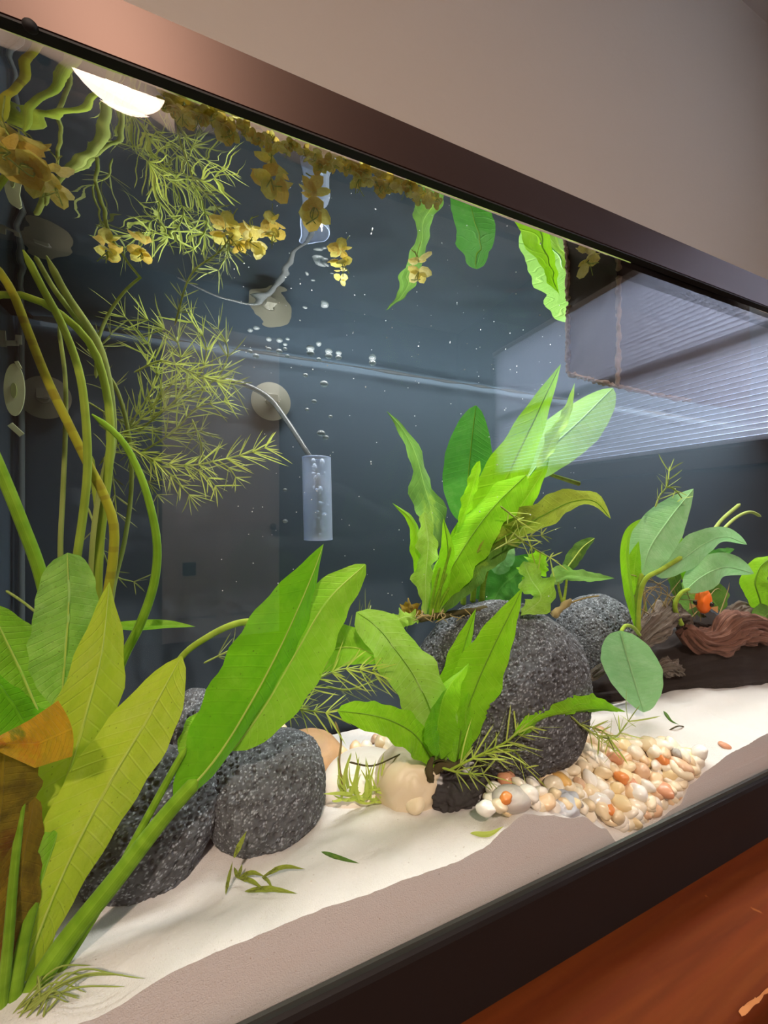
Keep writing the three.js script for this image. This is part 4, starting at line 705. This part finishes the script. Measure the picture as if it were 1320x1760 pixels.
{ // small plant beside the grey rock
  const t = plant('anubias', 'little anubias with two narrow leaves beside the smooth grey lava rock', 'plant', P(968, 1045, -0.16));
  leaf(t, [[968, 985, -0.16], [985, 962, -0.16], [1002, 940, -0.16], [1022, 925, -0.16]], 24, M.fernDull, { prof: 'oval', tilt: 0.4, fold: 0.25, wave: 0.03 }, true);
  leaf(t, [[948, 1000, -0.155], [975, 990, -0.152], [1015, 993, -0.15], [1056, 994, -0.15]], 20, M.anubiasPale, { prof: 'lance', tilt: 0.5, fold: 0.3, wave: 0.06 });
  leaf(t, [[950, 1002, -0.155], [965, 985, -0.157], [985, 985, -0.158]], 26, M.anubiasPale, { prof: 'oval', tilt: 0.4, fold: 0.2 });
  for (const x of [958, 974]) stalk(t, [[968, 1040, -0.158], [lerp(968, x, 0.6), 1018, -0.157], [x, 996, -0.156]], 2.5, 2);
  mesh('rhizome', tube([[950, 1058, -0.15], [966, 1044, -0.152], [982, 1030, -0.156]], 7, 4, 14, 8, (s, a) => 0.5 * noise(s * 7, a * 6, 3)), M.root, t);
  stalk(t, [[980, 1036, -0.155], [1005, 1028, -0.15], [1030, 1024, -0.15]], 1.6, 1.2, M.root, 'root');
}
// anubias on the driftwood
{
  const t = plant('anubias', 'blue green anubias with long oval leaves rooted on the driftwood', 'plant', P(1100, 1085, -0.12));
  const z = -0.12;
  leaf(t, [[1103, 990, z], [1116, 945, z], [1148, 895, z], [1192, 840, z]], 68, M.anubias, { prof: 'ovate', tilt: 0.3, fold: 0.12, wave: 0.01, pucker: 0.01 }, true);
  stalk(t, [[1098, 1090, z], [1094, 1040, z], [1103, 985, z]], 5, 4);
  leaf(t, [[1096, 1085, -0.118], [1082, 1010, -0.116], [1076, 950, -0.115], [1082, 915, -0.114], [1102, 892, -0.113]], 14, M.fern, { prof: 'strap', tilt: 0.6, fold: 0.5, wave: 0 });
  leaf(t, [[1094, 1025, -0.122], [1090, 985, -0.123], [1094, 950, -0.124], [1098, 930, -0.125]], 26, M.fern, { prof: 'lance', tilt: 0.5, fold: 0.3, wave: 0.02 });
  stalk(t, [[1096, 1090, -0.116], [1100, 1020, -0.113], [1110, 995, -0.111], [1135, 980, -0.11], [1172, 957, -0.108]], 4, 4);
  leaf(t, [[1128, 990, -0.11], [1172, 962, -0.107], [1212, 934, -0.105], [1246, 923, -0.104], [1284, 936, -0.103]], 44, M.anubias, { prof: 'ovate', tilt: 0.5, fold: 0.2, wave: 0.02 }, true);
  leaf(t, [[1205, 955, -0.125], [1235, 952, -0.125], [1262, 944, -0.125]], 16, M.anubiasDeep, { prof: 'oval', tilt: 0.4 });
  stalk(t, [[1172, 1075, -0.115], [1160, 1040, -0.112], [1170, 1020, -0.11], [1185, 1012, -0.11]], 4, 3);
  leaf(t, [[1178, 1015, -0.11], [1205, 992, -0.108], [1245, 975, -0.106], [1296, 986, -0.104]], 52, M.anubias, { prof: 'ovate', tilt: 0.35, fold: 0.15, wave: 0.01 }, true);
  leaf(t, [[1184, 1005, -0.135], [1178, 965, -0.136], [1166, 930, -0.138], [1160, 905, -0.14]], 30, M.swordDeep, { prof: 'lance', tilt: 0.4, fold: 0.25, wave: 0.03 });
  leaf(t, [[1166, 1035, -0.13], [1162, 1000, -0.13], [1150, 975, -0.13], [1120, 962, -0.13]], 20, M.fernDull, { prof: 'lance', tilt: 0.4, fold: 0.3 });
  leaf(t, [[1170, 1065, -0.15], [1190, 1040, -0.15], [1215, 1025, -0.15], [1240, 1050, -0.15]], 60, M.fernDull, { prof: 'oval', tilt: 0.3, fold: 0.2, wave: 0.05 });
  leaf(t, [[1125, 965, -0.15], [1155, 950, -0.15], [1195, 945, -0.15]], 22, M.fernDull, { prof: 'oval', tilt: 0.4 });
  stalk(t, [[1190, 1000, -0.16], [1212, 940, -0.16], [1235, 900, -0.16], [1272, 866, -0.16]], 2.5, 3, M.stalkPale, 'stalk');
  stalk(t, [[1192, 1010, -0.165], [1225, 935, -0.165], [1262, 892, -0.165], [1290, 880, -0.165], [1308, 888, -0.165]], 2.5, 2.5, M.stalkPale, 'stalk');
  stalk(t, [[1112, 1060, -0.14], [1105, 1000, -0.14], [1110, 960, -0.14], [1150, 910, -0.14]], 2, 2, M.stalkPale, 'stalk');
  leaf(t, [[1066, 1084, -0.082], [1075, 1120, -0.079], [1090, 1170, -0.077], [1106, 1224, -0.075]], 86, M.anubias, { prof: 'oval', tilt: 0.25, fold: 0.12, wave: 0.01, pucker: 0.01 }, true);
  stalk(t, [[1100, 1092, -0.115], [1088, 1078, -0.1], [1074, 1076, -0.088], [1067, 1086, -0.082]], 3, 3);
  const roots = [];
  for (let i = 0; i < 22; i++) { const x = rr(1100, 1240); roots.push(tube([[x, 1060 + rr(-10, 10), -0.128], [x + rr(-30, 30), 1030 + rr(-20, 10), -0.124], [x + rr(-60, 60), 1010 + rr(-30, 20), -0.122]], 1.1, 0.6, 8, 4)); }
  tag(mesh('root', join(roots), M.root, t), null, null, null, 'stuff');
}
{
  const t = plant('needle_plant', 'short needle leaved sprig perched on the tip of the anubias leaf', 'plant', P(1140, 860, -0.112));
  strand(t, [[1126, 872, -0.112], [1134, 852, -0.112], [1146, 836, -0.112], [1150, 810, -0.112]], 30, 16, 4, [M.stalkPale, M.needle], 1.6, 2.6);
  strand(t, [[1146, 836, -0.112], [1160, 842, -0.112], [1172, 856, -0.112]], 22, 22, 3, [M.stalkPale, M.needle], 1.6, 2.4);
}
{
  const t = plant('java_fern', 'half lit java fern leaves at the far right behind the driftwood', 'plant', P(1310, 1060, -0.11));
  leaf(t, [[1312, 1060, -0.115], [1306, 1030, -0.115], [1298, 1000, -0.115], [1306, 975, -0.115], [1332, 955, -0.115]], 36, M.fern, { prof: 'lance', tilt: 0.3, fold: 0.2, wave: 0.04 }, true);
  leaf(t, [[1300, 1075, -0.108], [1320, 1055, -0.106], [1345, 1050, -0.104], [1370, 1056, -0.102]], 40, M.fernDull, { prof: 'oval', tilt: 0.3, fold: 0.2, wave: 0.04 });
}

// ------------------------------------------------------------------ floating ferns at the surface
{
  const pad = (sd) => grid(10, 8, (s, a) => { const A = a * 6.283, r = s, e = 1 + 0.06 * Math.sin(A * 3 + sd) - 0.12 * Math.exp(-((A - 3.14) ** 2) * 8); return V(0.5 + Math.cos(A) * r * 0.5 * e, -0.16 * r * r + 0.03 * noise(Math.cos(A) * r * 5 + sd, Math.sin(A) * r * 5, 2), Math.sin(A) * r * 0.43 * e); });
  const pads = [pad(1), pad(4), pad(8)];
  const build = (n, k, roots) => {
    const g = new THREE.Group();
    for (let i = 0; i < n; i++) {
      const m = new THREE.Mesh(pads[(i + k) % 3], M.float[(k + (i % 2) * 2) % 4]); m.name = 'leaf'; m.castShadow = m.receiveShadow = true;
      m.rotation.order = 'YZX'; m.rotation.set(rr(-0.5, 0.5), i / n * 6.283 + rr(-0.4, 0.4), rr(-0.9, 0.5)); m.scale.setScalar(rr(0.8, 1.2)); m.position.y = i * 0.06; g.add(m);
    }
    if (roots) { const list = []; for (let i = 0; i < 3; i++) { const c = new THREE.CatmullRomCurve3([V(0, 0, 0), V(rr(-0.2, 0.2), -0.5, rr(-0.2, 0.2)), V(rr(-0.4, 0.4), -0.7 - rnd() * 0.5, rr(-0.4, 0.4))]); list.push(new THREE.TubeGeometry(c, 8, 0.03, 4)); } const r = new THREE.Mesh(join(list), M.stalkPale); r.name = 'root'; g.add(r); }
    return g;
  };
  const protos = [build(4, 0, 1), build(5, 1, 1), build(3, 2, 0), build(6, 3, 1), build(4, 2, 0)];
  const put = (px, py, z, size, k, label, group, turn) => {
    const g = protos[k % protos.length].clone(); g.name = numbered('floating_fern');
    const p = P(px, py, z); if (p.y > WATER - 0.002) p.y = WATER - 0.002;
    g.position.copy(p); g.scale.setScalar(size * unit(p)); g.rotation.set(turn?.[0] ?? rr(-0.7, 0.1), rr(0, 6.3), turn?.[2] ?? rr(-0.4, 0.4)); scene.add(g);
    return tag(g, label, 'floating plant', group);
  };
  const zAt = (px, py) => { const d = ray(px, py); return CZ + d[2] * (WATER - 0.004 - CY) / d[1]; };   // where that line of sight meets the surface
  const one = (px, py, size, k, label, turn) => put(px, py, Math.max(ZB + 0.01, Math.min(-0.012, zAt(px, py))), size, k, label, null, turn);
  one(18, 262, 46, 3, 'amber floating fern at the far left edge, topmost of the left clump');
  one(60, 292, 44, 1, 'amber floating fern in the middle of the left clump');
  one(95, 322, 34, 0, 'brownish floating fern with ragged tip at the right end of the left clump');
  one(185, 432, 26, 3, 'tan floating fern, left one of the pair above the long stalks');
  one(243, 434, 22, 1, 'lemon floating fern, right one of the pair above the long stalks');
  one(392, 405, 26, 3, 'floating fern with an upright amber leaf at the left end of the bright clump');
  one(410, 418, 22, 1, 'whitish floating fern inside the bright clump');
  one(432, 412, 22, 0, 'pale yellow floating fern near the middle of the bright clump');
  one(448, 424, 18, 4, 'yellow floating fern under the right half of the bright clump');
  one(470, 402, 22, 3, 'floating fern with fluffy leaves at the right end of the bright clump');
  one(466, 308, 36, 3, 'large amber floating fern alone to the left of the mirrored tube');
  one(541, 354, 36, 1, 'large amber floating fern in front of the mirrored tube');
  one(588, 449, 22, 3, 'bright yellow floating fern right of the mirrored tube, larger of two');
  one(586, 480, 14, 2, 'tiny bright floating fern below the bright yellow one');
  one(720, 467, 24, 0, 'white lit floating fern alone to the right of the mirrored green strip');
  one(618, 305, 26, 3, 'brown floating fern hanging just below the rim row');
  one(1008, 450, 24, 0, 'dim olive floating fern beside the dark filter box');
  for (let i = 0; i < 46; i++) {
    const px = lerp(285, 745, (i + rr(-0.3, 0.3)) / 45), py = 0; const d = ray(px, 200), z = -0.0075 - rnd() * 0.006, t = (z - CZ) / d[2], X = d[0] * t;
    const q = V(X, WATER - rr(0.0005, 0.003), z), g = protos[i % 5].clone(); g.name = numbered('floating_fern'); g.position.copy(q); g.scale.setScalar(rr(13, 19) * unit(q) * (px < 420 ? 1.25 : 1)); g.rotation.set(rr(-0.8, 0.2), rr(0, 6.3), rr(-0.4, 0.4)); scene.add(g);
    tag(g, 'small yellow green floating fern crowded in the row under the rim', 'floating plant', 'floating ferns crowded along the rim');
  }
}

// ------------------------------------------------------------------ equipment
{
  const t = thing('lift_tube', 'clear bubbling tube hanging in front of the back glass', 'tube', P(546, 925, -0.262));
  const a = P(544, 787, -0.262), b = P(547, 927, -0.262), u = unit(a), R = 24.5 * u, H = a.y - b.y, n = 40;
  const wall = grid(n, 48, (s, c) => V(lerp(b.x, a.x, s) + R * Math.cos(c * 6.2832), lerp(b.y, a.y, s), b.z + R * Math.sin(c * 6.2832)));
  mesh('tube_wall', wall, M.clearPlastic, t);
  mesh('tube_edge', join([a, b].map((p) => new THREE.TorusGeometry(R * 0.97, R * 0.04, 8, 40).rotateX(Math.PI / 2).translate(p.x, p.y, p.z))), M.clearPlastic, t);
  const bub = [];
  for (let i = 0; i < 34; i++) { const y = lerp(790, 922, rnd()); bub.push(new THREE.SphereGeometry(rr(1.4, 5) * u, 10, 8).scale(1, rr(0.8, 1.8), 1).translate(...P(552 + rr(-14, 14), y, -0.262 + rr(-0.006, 0.008)).toArray())); }
  tag(mesh('bubbles', join(bub), phys({ color: '#ffffff', roughness: 0.4, transmission: 0.15, thickness: 0, ior: 1.33 }), t), null, null, null, 'stuff');
}
{
  const t = thing('air_hose', 'clear curved air hose running into the bubbling tube', 'hose', P(460, 690, -0.31));
  mesh('hose', tube([[300, 672, -0.3], [345, 655, -0.3], [390, 654, -0.3], [430, 665, -0.302], [462, 684, -0.302], [492, 722, -0.292], [518, 762, -0.276], [540, 800, -0.266], [549, 850, -0.262], [548, 900, -0.262], [548, 925, -0.262]], 4.4, 4.4, 80, 14), M.hose, t);
}
const cup = (px, py, z, r, label, sx = 1) => {
  const p = P(px, py, z), u = unit(p) * r, t = thing('suction_cup', label, 'suction cup', p.clone());
  const prof = [[0.02, 0.28], [0.26, 0.28], [0.28, 0.2], [0.3, 0.1], [0.55, 0.07], [0.98, 0.0], [1, 0.01], [0.55, 0.09], [0.35, 0.14]];
  mesh('cup', new THREE.LatheGeometry(prof.map(([x, y]) => new THREE.Vector2(x * u, y * u)), 40).rotateX(Math.PI / 2).scale(sx, 1, 1).translate(p.x, p.y, p.z), M.milky, t);
  mesh('clip', join([new THREE.CylinderGeometry(0.22 * u, 0.22 * u, 0.3 * u, 14).rotateX(Math.PI / 2).translate(p.x + 0.1 * u, p.y + 0.08 * u, p.z + 0.3 * u), box(p.x - 0.2 * u, p.x + 0.3 * u, p.y - 0.12 * u, p.y + 0.28 * u, p.z + 0.3 * u, p.z + 0.46 * u, 0.03 * u)]), M.milky, t);
};
cup(466, 690, ZB + 0.002, 33, 'round milky suction cup holding the curved air hose');
cup(78, 683, ZB + 0.002, 37, 'milky suction cup behind the long stalks, near the left corner');
{ // oval dial with its printed marks, on the left pane near the corner
  const t = thing('thermometer', 'pale oval stick-on thermometer with white marks in the left corner', 'thermometer', P(25, 670, -0.25));
  const pale = std('#b9c498', 0.6), c = P(25, 670, -0.25), u = unit(c);
  const oval = (rx, ry, px, py, dz, d = 0.0015) => { const p = P(px, py, -0.25), g = new THREE.CylinderGeometry(1, 1, d, 40).rotateX(Math.PI / 2); g.scale(rx * u, ry * u, 1).translate(p.x, p.y, p.z + dz); return g; };
  mesh('dial', oval(14, 45, 25, 670, 0).applyMatrix4(new THREE.Matrix4()), pale, t);
  mesh('window', oval(4, 13, 25, 672, 0.0014), std('#8d9a5c', 0.6), t);
  const bar = (x0, y0, x1, y1, w) => { const a = P(x0, y0, -0.249), b = P(x1, y1, -0.249); const s = V(b.x - a.x, b.y - a.y, 0), l = s.length(), g = new RoundedBoxGeometry(l, w * u, 0.0012, 2, 0.0004); g.rotateZ(Math.atan2(s.y, s.x)).translate((a.x + b.x) / 2, (a.y + b.y) / 2, a.z); return g; };
  mesh('mark', bar(17, 729, 38, 748, 9), pale, t); mesh('mark', bar(28, 621, 35, 634, 6), pale, t); mesh('mark', join([bar(4, 568, 6, 596, 9), bar(8, 590, 32, 590, 9), bar(32, 592, 32, 576, 9)]), std('#6c7466', 0.7), t);
}
{ // filter box hanging at the surface
  const A = P(1062, 665, -0.02), x0 = A.x, x1 = P(1290, 665, -0.02).x, yb = A.y, zf = -0.02, zb = -0.073, yt = RIM1 - 0.002;
  const t = thing('filter_box', 'dark hang-in filter box with crusted edges at the water surface', 'filter', V((x0 + x1) / 2, yb, (zf + zb) / 2));
  const g = new THREE.BoxGeometry(1, 1, 1, 24, 14, 10), p = g.attributes.position;
  for (let i = 0; i < p.count; i++) { const x = p.getX(i) + 0.5, y = p.getY(i) + 0.5, z = p.getZ(i) + 0.5, e = 0.0016 * noise(x * 9, y * 9, z * 9); p.setXYZ(i, lerp(x0, x1, x) + e, lerp(yb + 0.03 * (1 - z) + 0.002 * noise(x * 12, z * 7, 1), yt, y), lerp(zb, zf, z) + e); }
  g.computeVertexNormals();
  mesh('casing', g, std('#1a1613', 0.75), t);
  const crust = (pts, r) => tube(pts, r, r, 60, 10, (s, a) => 0.9 * noise(s * 28, a * 5, pts[0].x * 50) + 0.3);
  mesh('crust', crust([V(x0, WATER - 0.002, zf), V(x0 + 0.0005, (WATER + yb) / 2, zf), V(x0, yb, zf)], 3), M.crust, t, 'pale mineral crust on the box edges');
  mesh('crust', crust([V(x0, WATER - 0.002, zb), V(x0 - 0.001, 0.505, zb), V(x0, yb + 0.03, zb)], 3), M.crust, t);
  mesh('crust', crust([V(x0, yb + 0.03, zb), V(x0, yb + 0.015, (zf + zb) / 2), V(x0, yb, zf)], 3), M.crust, t);
  mesh('crust', crust([V(x0, yb, zf), V(x0 + 0.08, yb - 0.001, zf), V(lerp(x0, x1, 0.5), yb, zf)], 2.5), M.crust, t);
}
// ------------------------------------------------------------------ the fish
{
  const c = P(1209, 1030, -0.128), u = unit(c), t = thing('fish', 'small orange fish with dark eyes facing the glass above the driftwood', 'fish', c.clone());
  const dir = V(0, CY - 0.12, CZ).sub(c).normalize(), up = V(0, 1, 0).addScaledVector(dir, -dir.y).normalize(), sd = up.clone().cross(dir).normalize();
  const skin = std('#ff7612', 0.5), N = 18;
  const at = (s, A, k = 1) => { const w = Math.pow(Math.sin(Math.PI * Math.pow(s, 0.6)), 0.75) * (1 - 0.35 * s); const y = (0.5 - s) * 62 * u; return c.clone().addScaledVector(dir, y).addScaledVector(sd, Math.cos(A) * w * 13 * u * k).addScaledVector(up, Math.sin(A) * w * 24 * u * k); };
  mesh('body', grid(N, 20, (s, a) => at(Math.min(1, Math.max(0, s)), a * 6.2832)), skin, t);
  const eye = std('#140c08', 0.2);
  for (const k of [-1, 1]) mesh('eye', new THREE.SphereGeometry(4 * u, 14, 10).translate(...c.clone().addScaledVector(dir, 24 * u).addScaledVector(sd, k * 10 * u).addScaledVector(up, -3 * u).toArray()), eye, t);
  const fin = phys({ color: '#d8a060', roughness: 1, transmission: 0.5, thickness: 0, side: THREE.DoubleSide });
  for (const k of [-1, 1]) mesh('fin', grid(6, 5, (s, a) => c.clone().addScaledVector(dir, (4 - s * 10) * u).addScaledVector(sd, k * (8 + 11 * s) * u).addScaledVector(up, (-12 + (a - 0.5) * 12 * s - 4 * s) * u)), fin, t);
  mesh('tail', grid(6, 5, (s, a) => c.clone().addScaledVector(dir, (-30 - s * 22) * u).addScaledVector(up, (a - 0.5) * (10 + 30 * s) * u)), fin, t);
  mesh('dorsal_fin', grid(6, 4, (s, a) => c.clone().addScaledVector(dir, (8 - s * 26) * u).addScaledVector(up, (19 - 4 * s + a * 12 * Math.sin(s * 3)) * u)), skin, t);
}
// ------------------------------------------------------------------ bubbles and specks
{
  const g = new THREE.SphereGeometry(1, 12, 10), bm = phys({ color: '#b8c4c8', roughness: 0.25, transmission: 0.8, thickness: 0, ior: 1.33 });
  let proto;
  for (const [x, y, r] of [[490, 573, 4], [532, 562, 6], [565, 586, 7], [582, 585, 6], [640, 580, 7], [462, 600, 5], [480, 604, 6], [494, 612, 4], [534, 605, 7], [548, 618, 5], [557, 660, 8], [525, 645, 5], [540, 690, 5], [528, 704, 4], [552, 745, 8], [560, 752, 6], [568, 716, 4], [490, 842, 4], [490, 896, 5], [430, 604, 5], [440, 612, 6]]) {
    const p = P(x, y, y < 630 ? -0.288 : -0.262), m = proto ? proto.clone() : (proto = new THREE.Mesh(g, bm)); if (p.y > WATER - 0.003) p.y = WATER - 0.003;
    m.name = numbered('bubble'); m.position.copy(p); m.scale.set(r * unit(p) * 0.95, r * unit(p) * 0.7, r * unit(p) * 0.8); m.castShadow = m.receiveShadow = true; scene.add(m);
    tag(m, 'pale air bubble rising by the clear tube and hose', 'bubble', 'air bubbles around the clear tube');
  }
  const N = 170, im = new THREE.InstancedMesh(new THREE.SphereGeometry(1, 6, 5), std('#dfe3e6', 1), N), mt = new THREE.Matrix4();
  for (let i = 0; i < N; i++) { const p = P(rr(380, 1000), rr(420, 1050), rr(-0.3, -0.03)); if (p.y > WATER - 0.004) p.y = WATER - 0.004 - rnd() * 0.05; const s = rr(0.45, 1.1) * unit(p); mt.makeScale(s, s * rr(0.6, 1.4), s).setPosition(p); im.setMatrixAt(i, mt); }
  im.name = 'suspended_specks'; scene.add(im); tag(im, 'tiny white specks drifting in the water', 'specks', null, 'stuff');
}
renderer.render(scene, camera);
